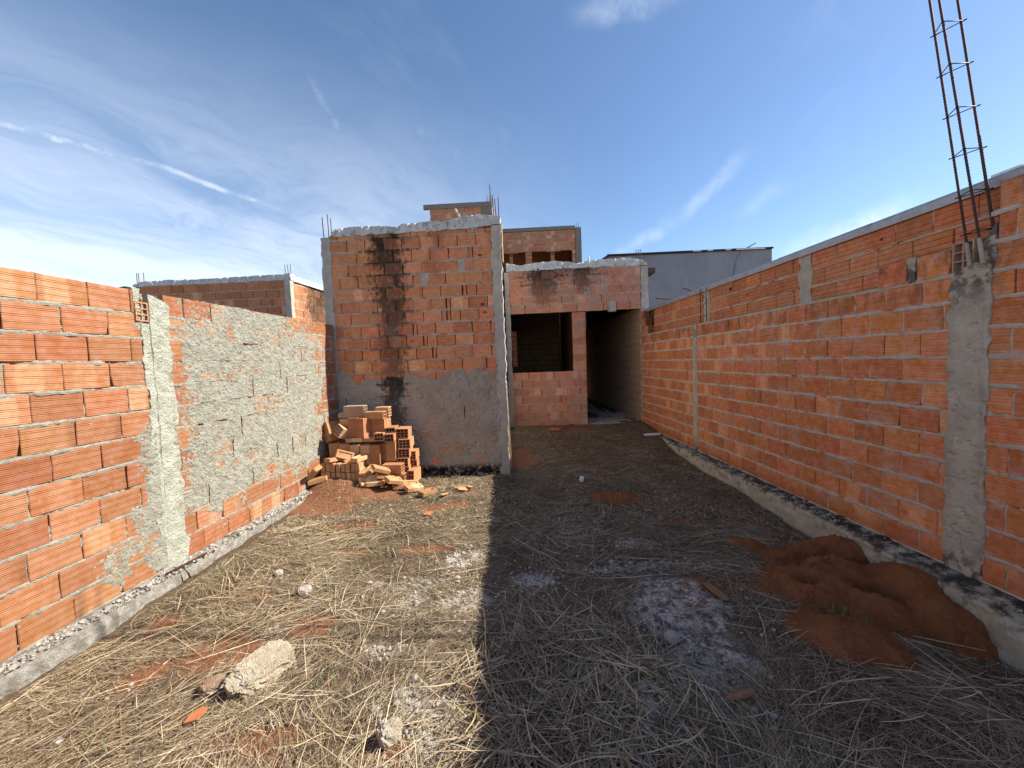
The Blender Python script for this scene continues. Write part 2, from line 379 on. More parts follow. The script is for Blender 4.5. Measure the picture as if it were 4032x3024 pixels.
M_footL = cement_mat('sunlit_footing', base=(0.30, 0.27, 0.22), dark=(0.07, 0.065, 0.055), light=(0.56, 0.53, 0.46), scale=2.4, bump=0.03, mold=[(0.09, 0.125, 0.7, 0.50)])
M_grey = cement_mat('blue_grey_render', base=(0.27, 0.28, 0.29), dark=(0.19, 0.20, 0.21), light=(0.32, 0.33, 0.34), scale=0.12, bump=0.004, streak=0.25)

def plain(name, col, rough=0.8, metal=0.0, noise=0.0, nscale=30.0, ncol=(0, 0, 0), bump=0.0, stretch=(1, 1, 1)):
    m, t, b = new_mat(name); b.inputs['Roughness'].default_value = rough; b.inputs['Metallic'].default_value = metal
    oc = t.vmath('MULTIPLY', t.n('ShaderNodeTexCoord').outputs['Object'], stretch)
    n = t.noise(oc, nscale, 4, 0.65)
    c = t.mix(t.ramp(n, 0.4, 0.7, 0.0, noise), col, ncol)
    t.l.new(c, b.inputs['Base Color'])
    if bump: t.l.new(t.bump(n, bump, 1.0), b.inputs['Normal'])
    return m
M_rust = plain('rusty_steel', (0.085, 0.045, 0.035), 0.75, 0.35, 0.7, 60, (0.16, 0.075, 0.045), 0.002)
M_wire = plain('stirrup_wire', (0.045, 0.035, 0.035), 0.6, 0.5, 0.5, 60, (0.12, 0.07, 0.05))
M_zinc = plain('zinc_flashing', (0.42, 0.43, 0.45), 0.5, 0.35, 0.7, 14, (0.28, 0.29, 0.32), 0.0015)
M_roof = plain('dark_roof_edge', (0.035, 0.038, 0.045), 0.7)
M_white = plain('white_paint', (0.75, 0.75, 0.73), 0.7, 0, 0.3, 30, (0.45, 0.44, 0.42))
M_wood = plain('raw_wood', (0.50, 0.36, 0.20), 0.85, 0, 0.6, 12, (0.30, 0.20, 0.11), 0.003, (6, 6, .5))
M_formwood = plain('weathered_formwork', (0.30, 0.25, 0.20), 0.9, 0, 0.7, 9, (0.16, 0.13, 0.10), 0.004, (.6, 5, 8))
M_pvc = plain('dusty_pipe', (0.55, 0.52, 0.46), 0.6, 0, 0.4, 30, (0.35, 0.32, 0.28))
M_soil = None

# pile blocks
M_block = brick_mat('loose_block', dark=(0.36, 0.150, 0.062), mid=(0.45, 0.205, 0.090), pale=(0.54, 0.29, 0.145), patch=0.2, bands=0.3, gstr=0.6, groove=0.02)
M_solid = brick_mat('solid_brick', dark=(0.37, 0.185, 0.080), mid=(0.46, 0.245, 0.11), pale=(0.56, 0.34, 0.17), patch=0.2, gstr=0.0)
M_oldblock = brick_mat('mortared_block', dark=(0.34, 0.17, 0.09), mid=(0.42, 0.22, 0.12), pale=(0.5, 0.3, 0.18), gstr=0.3, splat=1.4, dust=0.9)

# ------------------------------------------------------------------ ground height
def heap_h(x, y):
    """red earth heaped against the corner"""
    h = 0.20 * np.exp(-(((x + 2.5) / 0.62) ** 2 + ((y - 5.62) / 0.33) ** 2) ** 1.2)
    h = h + 0.22 * sstep(5.60, 5.78, y) * sstep(-1.70, -1.95, x) * sstep(6.6, 6.2, y)
    h = h + 0.07 * np.exp(-(((x + 2.2) / 0.55) ** 2 + ((y - 5.2) / 0.30) ** 2))
    h = h + 0.08 * np.exp(-(((x + 2.75) / 0.25) ** 2 + ((y - 5.45) / 0.22) ** 2))
    return h
def ground_h(x, y):
    x = np.asarray(x, float); y = np.asarray(y, float)
    inside = sstep(-3.6, -3.3, x) * sstep(3.7, 3.4, x)
    h = 0.20 * sstep(6.6, 9.4, y)
    h = h + (fbm(x * 1.3, y * 1.3, 4, 3) - 0.5) * 0.07 + (fbm(x * 7, y * 7, 3, 5) - 0.5) * 0.030 + (fbm(x * 26, y * 26, 2, 6) - .5) * 0.012
    h = h - 0.13 * sstep(1.9, 2.9, x) * sstep(5.5, 3.0, y) - 0.06 * sstep(2.3, 2.9, x) * sstep(8.5, 6.0, y)
    h = h + heap_h(x, y)
    return h * inside - 0.12 * (1 - inside)

# ------------------------------------------------------------------ soil mask fields (what the ground is made of)
def blob(x, y, cx, cy, rx, ry, seed=0, rag=0.5):
    d = np.sqrt(((x - cx) / rx) ** 2 + ((y - cy) / ry) ** 2)
    return sstep(1.15, 0.65, d + (fbm(x * 6, y * 6, 3, 20 + seed) - 0.5) * 2 * rag)
RED = [(-2.45, 5.45, 0.95, 0.50, .3), (-2.7, 5.0, 0.6, 0.28, .5), (-1.92, 2.42, 0.27, 0.24, .5), (-0.62, 5.42, 0.12, 0.10, .5), (0.15, 7.1, 0.35, 0.6, .6),
       (-2.62, 2.75, 0.12, 0.10, .5), (-1.9, 4.35, 0.3, 0.15, .6), (-1.3, 1.8, .25, .12, .7), (-0.65, 1.72, 0.12, .10, .6), (1.3, 8.9, 0.9, 0.3, .6), (-1.0, 4.9, .4, .15, .7), (1.5, 2.9, .4, .2, .7),
       (-2.15, 3.05, .22, .10, .75), (-1.45, 2.65, .20, .12, .75), (-.95, 3.75, .25, .10, .75), (-2.35, 2.25, .16, .12, .75), (-1.65, 3.75, .22, .09, .75), (1.7, 4.2, .25, .10, .75)]
ASH = [(1.13, 2.72, 0.42, 0.36, .45), (1.15, 3.72, 0.20, 0.09, .5), (0.12, 3.15, 0.16, 0.12, .5), (1.25, 3.28, 0.34, 0.07, .5), (0.75, 3.25, .3, .05, .6), (-0.42, 2.88, 0.22, 0.16, .5), (-0.85, 2.84, 0.20, 0.16, .5),
       (-0.5, 3.5, 0.16, 0.18, .6), (0.75, 1.95, 0.28, 0.22, .5), (-0.45, 1.98, 0.22, 0.10, .6), (-0.4, 1.75, 0.16, 0.12, .6), (1.1, 2.2, 0.35, 0.25, .6), (-0.8, 2.4, .2, .08, .6), (-0.65, 2.05, 0.1, .1, .5), (-1.0, 3.1, .5, .12, .8), (-.15, 1.9, .12, .2, .7)]
def masks(x, y):
    r = np.zeros_like(x); a = np.zeros_like(x)
    for i, (cx, cy, rx, ry, g) in enumerate(RED): r = np.maximum(r, blob(x, y, cx, cy, rx, ry, i, g))
    for i, (cx, cy, rx, ry, g) in enumerate(ASH): a = np.maximum(a, blob(x, y, cx, cy, rx, ry, i + 7, g))
    bare = 0.8 * blob(x, y, 0.35, 2.95, 0.75, 0.32, 41, .5)
    return r, a, bare

def build_ground():
    fx = np.arange(-3.42, 3.52, 0.03); fy = np.arange(0.6, 10.4, 0.03)
    xs = np.concatenate([[-900, -300, -100, -40, -15, -8, -5, -3.9, -3.6], fx, [3.7, 3.9, 5, 8, 15, 40, 100, 300, 900]])
    ys = np.concatenate([[-900, -300, -100, -40, -15, -6, -3, -1.5, -.6, 0, .3], fy, [10.7, 11.2, 12, 14, 18, 25, 40, 100, 300, 900]])
    X, Y = np.meshgrid(xs, ys, indexing='ij')
    Z = ground_h(X, Y)
    r, a, bare = masks(X, Y)
    V = np.stack([X, Y, Z], -1).reshape(-1, 3)
    bare = np.where((Y < .35) | (np.abs(X) > 4.2), 1.0, bare)        # unseen earth round the plot, toned pale to bounce light back
    gap_shade = 0.85 * blob(X, Y, 0.25, 1.95, 0.85, 0.62, 55, .45) * (1 - .8 * a)  # dark gaps under the stem tangle, put into the ground colour
    A = np.stack([r, a, bare, gap_shade], -1).reshape(-1, 4)
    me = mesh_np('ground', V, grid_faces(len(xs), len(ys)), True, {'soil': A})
    m, t, b = new_mat('soil_and_ash')
    pos = t.n('ShaderNodeNewGeometry').outputs['Position']
    at = t.n('ShaderNodeAttribute'); at.attribute_name = 'soil'
    mr, ma, mb = t.sep(at.outputs['Vector'])[:3]
    n1 = t.noise(pos, 4, 5, 0.65); n2 = t.noise(pos, 45, 5, 0.7); n3 = t.noise(pos, 160, 3, 0.7)
    base = t.mix(t.ramp(n1, 0.35, 0.65), (0.085, 0.055, 0.033), (0.16, 0.108, 0.065))
    base = t.mix(t.ramp(n2, 0.5, 0.7, 0.0, 0.6), base, (0.30, 0.23, 0.15))
    red = t.mix(t.ramp(n2, 0.35, 0.7), (0.20, 0.080, 0.036), (0.32, 0.150, 0.075))
    ash = t.mix(t.ramp(n2, 0.36, 0.56), (0.24, 0.195, 0.15), (0.76, 0.69, 0.60))
    bare = t.mix(t.ramp(n3, 0.4, 0.7), (0.16, 0.105, 0.07), (0.30, 0.21, 0.15))
    c = t.mix(t.math('MULTIPLY', mb, t.ramp(n2, .2, .6, .5, 1)), base, bare)
    c = t.mix(at.outputs['Alpha'], c, (0.040, 0.028, 0.019))          # shade of the gaps between stems, painted into the soil colour
    c = t.mix(t.math('MULTIPLY', mr, t.ramp(n2, .2, .5, .75, 1)), c, red)
    c = t.mix(t.math('MULTIPLY', ma, t.ramp(t.noise(pos, 13, 4, .65), .42, .56, .12, 1)), c, ash)
    c = t.mix(t.ramp(n3, 0.68, 0.78, 0.0, 0.5), c, (0.45, 0.40, 0.34))
    t.l.new(c, b.inputs['Base Color'])
    t.l.new(t.bump(t.math('ADD', n2, t.math('MULTIPLY', n3, .4)), 0.02, 1.0), b.inputs['Normal'])
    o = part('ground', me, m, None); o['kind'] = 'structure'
build_ground()

# ------------------------------------------------------------------ brick meshes
_bm = {}
def brick_mesh(L, H, T, mat, var, chip=0.0):
    key = (round(L, 2), round(H, 3), round(T, 3), mat.name, var)
    if key in _bm: return _bm[key]
    rs = random.Random(hash((round(L * 100), round(H * 1000), var)) & 0xffff)
    j = lambda s: rs.uniform(-s, s)
    hx, hz = L / 2, H / 2
    out = []
    nl = 2 if L > 0.18 else 1
    for i in range(nl + 1): out.append((-hx + L * i / (nl + 1) * 1.0, -hz))
    out.append((hx, -hz)); out.append((hx, 0))
    for i in range(nl + 1): out.append((hx - L * i / (nl + 1), hz))
    out.append((-hx, hz)); out.append((-hx, 0))
    pts = [(x + j(0.0022), z + j(0.0022)) for x, z in out]
    if var == 3:                                   # one chipped corner
        k = rs.choice([0, nl + 1, nl + 3, 2 * nl + 4]); x, z = pts[k % len(pts)]
        pts[k % len(pts)] = (x * (1 - 0.018 / max(hx, .05)), z * 0.88)
    n = len(pts); c = 0.004
    V = []; F = []
    for x, z in pts: V.append((x, T, z))
    for x, z in pts: V.append((x, c, z))
    for x, z in pts: V.append((x * (1 - c / hx), j(0.0006), z * (1 - c / hz)))
    for r in (0, 1):
        for i in range(n):
            k = (i + 1) % n
            F.append((r * n + i, r * n + k, (r + 1) * n + k, (r + 1) * n + i))
    me = bpy.data.meshes.new('brick')
    me.from_pydata(V, [], F + [tuple(range(2 * n, 3 * n))])
    me.materials.append(mat); me.update()
    _bm[key] = me
    return me

def holed_mesh(L, H, T, mat, hx, hz, hr):
    """a block whose face is broken through into its hollow"""
    n = 16; rs = random.Random(int(abs(hx * 1000) + hr * 10000)); V = []; F = []
    out = []
    for i in range(n):
        a = 2 * math.pi * i / n; dx, dz = math.cos(a), math.sin(a)
        k = min(((L / 2 - hx) / dx) if dx > 1e-6 else ((-L / 2 - hx) / dx) if dx < -1e-6 else 9, ((H / 2 - hz) / dz) if dz > 1e-6 else ((-H / 2 - hz) / dz) if dz < -1e-6 else 9)
        out.append((hx + dx * k, hz + dz * k))
    for cx, cz in ((-1, -1), (1, -1), (1, 1), (-1, 1)):           # snap the nearest ray to each corner
        c = (cx * L / 2, cz * H / 2); i = min(range(n), key=lambda q: (out[q][0] - c[0]) ** 2 + (out[q][1] - c[1]) ** 2); out[i] = c
    inn = []
    for i in range(n):
        a = 2 * math.pi * i / n; r = hr * rs.uniform(.6, 1.15); inn.append((hx + math.cos(a) * r * 1.35 if hr > .02 else hx + math.cos(a) * hr, hz + math.sin(a) * r * .75 if hr > .02 else hz + math.sin(a) * hr))
    for ring, y in ((out, T), (out, 0.0), (inn, 0.0), (inn, .045)): V += [(x, y, z) for x, z in ring]
    for r in range(3):
        for i in range(n): F.append((r * n + i, r * n + (i + 1) % n, (r + 1) * n + (i + 1) % n, (r + 1) * n + i))
    F.append(tuple(range(3 * n, 4 * n)))
    me = bpy.data.meshes.new('brick'); me.from_pydata(V, [], F); me.materials.append(mat); me.update(); return me

class Wall:
    """courses of blocks in a local frame; collects joints for the mortar"""
    def __init__(s, root, M, mat, H, T=0.06, gap=0.008, jit=0.003, limit=300, far_stuff=None):
        s.root, s.M, s.mat, s.H, s.T, s.gap, s.jit = root, M, mat, H, T, gap, jit
        s.holes = []; s.n = 0; s.limit = limit; s.stuffV = []; s.stuffF = []; s.vj = []; s.items = []
    def block(s, x0, x1, z, H=None, single=True, dy=0.0, mat=None):
        s.items.append((x0, x1, z, H or s.H, single, dy, mat or s.mat))
    def row(s, a, b, z, L=0.30, off=0.0, H=None, single=True, cuts=()):
        """a run of blocks from a to b with joints at off + k*L"""
        e = [a] + [off + k * L for k in range(int((a - off) / L) - 2, int((b - off) / L) + 3) if a + 0.05 < off + k * L < b - 0.05] + [b]
        for x0, x1 in zip(e[:-1], e[1:]):
            if any(c0 < (x0 + x1) / 2 < c1 for c0, c1 in cuts): continue
            s.block(x0, x1, z, H, single)
        s.vj += [(x, z, H or s.H) for x in e[1:-1]]
    def build(s):
        rs = random.Random(len(s.items))
        for (x0, x1, z, H, single, dy, mat) in s.items:
            L = x1 - x0 - s.gap
            if L < 0.02: continue
            me = brick_mesh(L, H, s.T, mat, rs.randrange(8))
            for (hx, hz, hr) in s.holes:
                if x0 + hr + .01 < hx < x1 - hr - .01 and z + .01 < hz < z + H - .01: me = holed_mesh(L, H, s.T, mat, hx - (x0 + x1) / 2, max(-H / 2 + hr + .008, min(H / 2 - hr - .008, hz - z - H / 2)), hr)
            loc = Matrix.Translation(((x0 + x1) / 2 + rs.uniform(-.001, .001), dy + rs.uniform(-s.jit, s.jit), z + H / 2 + rs.uniform(-.002, .002)))
            rot = Euler((rs.uniform(-.008, .008), rs.uniform(-.008, .008), rs.uniform(-.010, .010))).to_matrix().to_4x4()
            if single and s.n < s.limit:
                part('brick', me, None, s.root, s.M @ loc @ rot); s.n += 1
            else:
                q = loc @ rot; k = len(s.stuffV)
                s.stuffV += [tuple(q @ v.co) for v in me.vertices]; s.stuffF += [tuple(i + k for i in p.vertices) for p in me.polygons]
        if s.stuffV:
            me = bpy.data.meshes.new('far_bricks'); me.from_pydata(s.stuffV, [], s.stuffF); me.update()
            part('brick_courses', me, s.mat, s.root, s.M, kind='stuff')

def mortar_mesh(name, beds, vjs, step=0.02, seed=0, depth=0.05, half=0.011, lo=-0.003, hi=0.006, vfill=0.25, vlo=0.004):
    """lumpy strips: beds (x0,x1,z); vjs (x,z0,H) only a share of them filled"""
    V = []; F = []; rs = random.Random(seed); base = 0
    def strip(P):                                     # P (n,5,3)
        nonlocal base
        n = P.shape[0]; V.append(P.reshape(-1, 3)); F.append(grid_faces(n, 5) + base); base += n * 5
    for (x0, x1, z) in beds:
        n = max(2, int((x1 - x0) / step)); x = np.linspace(x0, x1, n)
        a = fbm(x * 9, np.full(n, z * 31.7), 4, seed, .6); c = fbm(x * 40, np.full(n, z * 17.1), 2, seed + 5); w = half * (0.45 + 1.5 * fbm(x * 14, np.full(n, z * 7.7), 4, seed + 9, .65)); w2 = half * (0.45 + 1.5 * fbm(x * 14 + 40, np.full(n, z * 7.7), 4, seed + 19, .65))
        y = -(lo + (hi - lo) * np.clip((a - .25) / .5, 0, 1)) + (c - .5) * 0.010
        y = np.where(a < 0.33, y + 0.018 * (0.33 - a) / 0.1, y)
        zz = z + (fbm(x * 5, np.full(n, z * 3.3), 2, seed + 3) - .5) * 0.012
        P = np.zeros((n, 5, 3)); P[:, :, 0] = x[:, None]
        P[:, :, 1] = np.stack([np.full(n, depth), y + 0.004 + (c - .5) * .006, y, y + 0.004, np.full(n, depth)], 1)
        P[:, :, 2] = zz[:, None] + np.stack([-w, -w, (c - .5) * .006, w2 * .9, w2], 1)
        strip(P)
    for (x, z0, H) in vjs:
        if rs.random() > vfill: continue
        n = max(3, int(H / step)); z = np.linspace(z0 - .004, z0 + H + .004, n)
        wd = rs.uniform(.005, .013) * (0.7 + .8 * fbm(z * 14, np.full(n, x * 9), 2, seed + 2)); y = vlo + (fbm(z * 20, np.full(n, x * 5), 3, seed + 4) - .4) * 0.018
        P = np.zeros((n, 5, 3)); P[:, :, 2] = z[:, None]
        P[:, :, 0] = x + np.stack([wd, wd, np.zeros(n), -wd, -wd], 1)
        P[:, :, 1] = np.stack([np.full(n, depth), y + .003, y, y + .003, np.full(n, depth)], 1)
        strip(P)
    return mesh_np(name, np.concatenate(V), np.concatenate(F), False)

def rough_slab(name, L, H, T, res=0.025, amp=0.008, freq=9.0, edge=0.012, top=None, bot=None, proud=0.0, seed=0, smooth=False, pit=0.0):
    """a cast or plastered piece: local x 0..L, z 0..H, front face at y=-proud, back at y=T; wavy edges"""
    nx = max(2, int(L / res) + 1); nz = max(2, int(H / res) + 1)
    U, W = np.meshgrid(np.linspace(0, 1, nx), np.linspace(0, 1, nz), indexing='ij')
    zb = np.zeros(nx) if bot is None else bot(np.linspace(0, L, nx)); zt = np.full(nx, H) if top is None else top(np.linspace(0, L, nx))
    Z = zb[:, None] + (zt - zb)[:, None] * W
    X = U * L
    e0 = (fbm(Z * 11, 0 * Z + seed, 3, seed + 1) - .5) * 2 * edge; e1 = (fbm(Z * 11, 0 * Z + seed + 50, 3, seed + 2) - .5) * 2 * edge
    X = X + e0 * (1 - U) ** 4 + e1 * U ** 4
    Y = -proud - (fbm(X * freq, Z * freq, 4, seed + 3, .6) - .5) * 2 * amp
    if pit: Y = Y + pit * sstep(0.60, 0.72, fbm(X * freq * 2.5, Z * freq * 2.5, 3, seed + 8))
    front = np.stack([X, Y, Z], -1).reshape(-1, 3); f = grid_faces(nx, nz)
    V = [front]; F = [f]; k = len(front)
    i = np.arange(nx * nz).reshape(nx, nz)
    for idx, sgn in ((i[0, :], 1), (i[-1, :], -1), (i[:, -1], 1), (i[:, 0], -1)):
        a = front[idx]; bk = a.copy(); bk[:, 1] = T; mid = a.copy(); mid[:, 1] = T * .4 + a[:, 1] * .6
        if sgn == 1 and idx is not None and len(idx) == nx:
            mid[:, 2] += (fbm(a[:, 0] * 15, a[:, 0] * 0, 3, seed + 6) - .4) * min(0.03, H * .2)
        n = len(a); V += [a, mid, bk]
        q = np.arange(n - 1)
        for s0 in (0, n):
            qq = np.stack([k + s0 + q, k + s0 + q + 1, k + s0 + n + q + 1, k + s0 + n + q], -1)
            F.append(qq if sgn == 1 else qq[:, ::-1])
        k += 3 * n
    return mesh_np(name, np.concatenate(V), np.concatenate(F), smooth)

def roughcast(name, x0, x1, z0, z1, res, cover, amp=0.012, freq=24, seed=0, sink=-0.004, grain=1.7):
    """thrown mortar: a lumpy sheet that only exists where it stands proud of the blocks"""
    nx = int((x1 - x0) / res) + 1; nz = int((z1 - z0) / res) + 1
    X, Z = np.meshgrid(np.linspace(x0, x1, nx), np.linspace(z0, z1, nz), indexing='ij')
    lump = fbm(X * freq, Z * freq, 3, seed, .6); big = fbm(X * 4.5, Z * 4.5, 4, seed + 7, .6); fine = vnoise(X * freq * 3.1, Z * freq * 3.1, seed + 9)
    h = (cover(X, Z, big, lump)) * amp + (lump - .5) * amp * grain + (fine - .5) * amp * 0.7
    h = np.where(h > 0, np.minimum(h, amp * 1.6), h)
    jx = (vnoise(X * 170, Z * 170, seed + 21) - .5) * res * .7; jz = (vnoise(X * 170 + 50, Z * 170, seed + 22) - .5) * res * .7
    V = np.stack([X + jx, -h, Z + jz], -1).reshape(-1, 3)
    q = (np.maximum.reduce([h[:-1, :-1], h[1:, :-1], h[1:, 1:], h[:-1, 1:]]) > sink)
    q &= (np.minimum.reduce([h[:-1, :-1], h[1:, :-1], h[1:, 1:], h[:-1, 1:]]) > sink * 2.5)
    f = grid_faces(nx, nz, q); v, f = compact(V, f)
    return mesh_np(name, v, f, False)

# ------------------------------------------------------------------ left boundary wall (sunlit)
PB = 0.2                                               # course height
def build_left():
    o0 = (-3.26, 0.0); e = (0.063, 1.0)
    M = frame(o0, e)
    root = thing('boundary_wall', 'sunlit orange hollow-block garden wall with pale roughcast and a cream concrete column', 'wall', M)
    H = 0.184
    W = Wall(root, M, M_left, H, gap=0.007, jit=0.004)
    END = 6.36; A = 0.9; C0, C1 = 3.27, 3.50             # column gap
    beds = []
    offs = [2.593, 2.41, 2.56, 2.39, 2.50, 2.43, 2.58, 2.44, 2.53, 2.40, 2.55, 2.62]
    for k in range(12):
        z = 0.13 + (11 - k) * PB + 0.008
        W.row(A, C0 + random.uniform(-.015, .015), z, 0.30, offs[k])
        W.row(C1 - .03, END + random.uniform(-.012, .012), z, 0.30, offs[k] + .17 + random.uniform(-.02, .02))
        if k: beds += [(A, C0 + .03, z + H + .008), (C1 - .03, END, z + H + .008)]
    beds += [(A, END, 0.135)]
    # run behind the camera, never seen in the picture
    for k in range(12): W.row(-3.0, A, 0.138 + k * PB, 0.30, 0.15 * (k % 2), single=False)
    W.build()
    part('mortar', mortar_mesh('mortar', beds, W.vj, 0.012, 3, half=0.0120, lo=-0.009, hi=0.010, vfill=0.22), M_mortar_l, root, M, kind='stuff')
    part('wall_core', boxes('wall_core', [(-3.0, C0 - .065, .052, .135, 0.0, 2.515), (C0 - .065, C0 + .055, .052, .135, 0.0, 2.26), (C0 + .055, END - .005, .052, .135, 0.0, 2.515)]), M_core, root, M)
    # column, bulging over the blocks on both sides
    top = lambda x: 2.53 + 0.02 * np.sin(x * 20) + 0.03 * (fbm(x * 9, x * 0, 3, 4) - .5)
    part('column', rough_slab('column', 0.25, 2.40, 0.145, 0.010, 0.013, 11, 0.030, top=lambda x: np.where(x < .079, 2.145, 2.425 - x * .35 + .035 * (fbm(x * 20, x * 0, 2, 8) - .5)), proud=0.006, seed=31, pit=0.006), M_colL, root, M @ Matrix.Translation((C0 - .018, 0, 0.11)))
    # a little block end sits in the column top, holes outward
    hb = part('hollow_block', hollow_mesh('hollow_block', 0.105, 0.160, 0.17, 2, 3, M_left), None, root, M @ Matrix.Translation((C0 - 0.005, -0.012, 2.35)))
    part('mortar_cap', rough_slab('mortar_cap', 0.05, 0.19, 0.14, 0.012, 0.006, 12, 0.02, proud=0.004, seed=39), M_colL, root, M @ Matrix.Translation((C0 - .065, 0, 2.35)))
    # thrown mortar right of the column, sparse spatter left of it
    def cov(X, Z, big, lump):
        u = X; z = Z
        c = 0.80 + (big - .5) * 1.7
        c = c - 1.7 * sstep(5.55, 6.25, u + (big - .5) * 1.2)                # bare blocks by the house
        c = c - 1.5 * sstep(0.62, 0.30, z + (big - .5) * .5) * sstep(3.3, 4.2, u + .6)   # bare bottom courses
        c = c - 0.80 * sstep(2.08, 2.50, z + (big - .5) * .35) * (1 - .75 * sstep(3.9, 4.4, u) * sstep(5.5, 5.0, u))
        c = c - 1.3 * sstep(3.80, 3.52, u) * (0.55 + .45 * sstep(1.0, 1.6, z)) * (0.35 + big * 1.2)
        c = c - 5 * sstep(0.17, 0.13, z) - 5 * sstep(2.525, 2.54, z)
        # open head joints here and there
        row = np.floor((z - .13) / PB).astype(int) % 12; ph = np.array(offs)[11 - row] + .17
        d = np.abs((u - ph) / .30 - np.round((u - ph) / .30)) * .30
        keep = vnoise(np.round((u - ph) / .30) * 7.3 + row * 3.1, row * 5.7, 60) > 0.68
        c = c - 4.0 * (d < 0.005) * keep
        bedd = np.abs((z - .13) / PB - np.round((z - .13) / PB)) * PB
        c = c - 3.0 * (bedd < .008) * (fbm(u * 2.2, np.round((z - .13) / PB) * 3.7, 2, 61) > .60)
        return c
    part('roughcast', roughcast('roughcast', C1 - .04, END - .01, 0.14, 2.53, 0.0072, cov, 0.010, 34, 51, grain=2.7), M_rough, root, M, kind='stuff')
    def cov2(X, Z, big, lump):
        c = -1.55 + (big - .5) * 3.2 + 1.5 * sstep(1.3, 0.6, Z) * (fbm(X * 3, Z * 3, 2, 77) - .35) * 2 + 1.6 * sstep(2.95, 3.3, X) * sstep(1.7, .9, Z) + 0.9 * sstep(3.1, 3.3, X)
        return c - 5 * sstep(0.17, 0.13, Z) - 5 * sstep(2.52, 2.54, Z)
    part('mortar_spatter', roughcast('mortar_spatter', 1.7, C0 + .02, 0.14, 2.5, 0.0080, cov2, 0.010, 34, 71, grain=2.4), M_rough, root, M, kind='stuff')
    # footing under the wall
    nx, nv = 300, 14
    u = np.linspace(-3, 6.3, nx); prof = np.array([(.06, .135), (.0, .137), (-.04, .132), (-.08, .128), (-.115, .122), (-.145, .112), (-.16, .09), (-.165, .06), (-.17, .02), (-.175, -.03), (-.18, -.08), (-.18, -.12), (-.18, -.16), (-.18, -.2)])
    U = np.repeat(u[:, None], nv, 1); Yp = np.repeat(prof[None, :, 0], nx, 0); Zp = np.repeat(prof[None, :, 1], nx, 0)
    wd = 1.0 - 0.62 * sstep(2.6, 5.2, U) * 0.7
    nz = fbm(U * 8, Yp * 40 + 3, 4, 91, .65) - .5
    Yp = Yp * wd * (.50 + .6 * fbm(U * 3, U * 0, 3, 95)) - nz * .05 * (Yp < -.01); Zp = Zp + (fbm(U * 16, Yp * 60, 4, 92, .7) - .5) * .055 * (Yp < -.01) - .035 * sstep(.5, .75, fbm(U * 2.5, Yp * 5, 2, 93)) * (Yp < -.09)
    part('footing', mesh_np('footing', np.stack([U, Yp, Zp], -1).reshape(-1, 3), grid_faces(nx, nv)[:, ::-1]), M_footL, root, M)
    rb = tubes('rebar', [([(3.18, -.10, .155), (3.55, -.13, .150)], .009), ([(3.30, -.13, .15), (3.31, -.17, .09), (3.32, -.175, .04)], .007)])
    part('rebar', rb, M_rust, root, M)

def hollow_mesh(name, w, h, L, nx, nz, mat, wall=0.011, web=0.008, deep=None, seed=0):
    """hollow block: holes show on the end faces at local y=0 and y=L; local x 0..w, z 0..h"""
    key = (name, round(w, 3), round(h, 3), round(L, 3), nx, nz, mat.name)
    if key in _bm: return _bm[key]
    deep = deep or L * .485
    xs = [0]; zs = [0]
    cw = (w - 2 * wall - (nx - 1) * web) / nx; ch = (h - 2 * wall - (nz - 1) * web) / nz
    p = wall
    for i in range(nx): xs += [p, p + cw]; p += cw + web
    xs.append(w); p = wall
    for i in range(nz): zs += [p, p + ch]; p += ch + web
    zs.append(h)
    V = []; F = []
    def q(a, b, c, d):
        k = len(V); V.extend([a, b, c, d]); F.append((k, k + 1, k + 2, k + 3))
    for y, yin, fl in ((0, deep, False), (L, L - deep, True)):
        def qq(a, b, c, d): q(*( (d, c, b, a) if fl else (a, b, c, d)))
        for i in range(len(xs) - 1):
            for k in range(len(zs) - 1):
                x0, x1, z0, z1 = xs[i], xs[i + 1], zs[k], zs[k + 1]
                if i % 2 and k % 2:
                    qq((x0, y, z0), (x0, yin, z0), (x0, yin, z1), (x0, y, z1)); qq((x1, yin, z0), (x1, y, z0), (x1, y, z1), (x1, yin, z1))
                    qq((x0, y, z0), (x1, y, z0), (x1, yin, z0), (x0, yin, z0)); qq((x0, yin, z1), (x1, yin, z1), (x1, y, z1), (x0, y, z1))
                    qq((x0, yin, z0), (x1, yin, z0), (x1, yin, z1), (x0, yin, z1))
                else: qq((x0, y, z0), (x1, y, z0), (x1, y, z1), (x0, y, z1))
    q((0, L, 0), (0, 0, 0), (0, 0, h), (0, L, h)); q((w, 0, 0), (w, L, 0), (w, L, h), (w, 0, h))
    q((0, L, 0), (w, L, 0), (w, 0, 0), (0, 0, 0)); q((0, 0, h), (w, 0, h), (w, L, h), (0, L, h))
    me = bpy.data.meshes.new(name); me.from_pydata(V, [], F)
    bm = bmesh.new(); bm.from_mesh(me); bmesh.ops.remove_doubles(bm, verts=bm.verts, dist=1e-5); bmesh.ops.recalc_face_normals(bm, faces=bm.faces)
    # slightly worn outer corners
    rs = random.Random(nx * 10 + nz + seed)
    for v in bm.verts:
        v.co += Vector((rs.uniform(-.0012, .0012), rs.uniform(-.0015, .0015), rs.uniform(-.0012, .0012)))
        v.co -= Vector((w / 2, 0, h / 2))
    bm.to_mesh(me); bm.free(); me.materials.append(mat); me.update()
    # re-base so that x runs 0..w again (object coords stay centred for the material)
    _bm[key] = me
    return me

build_left()

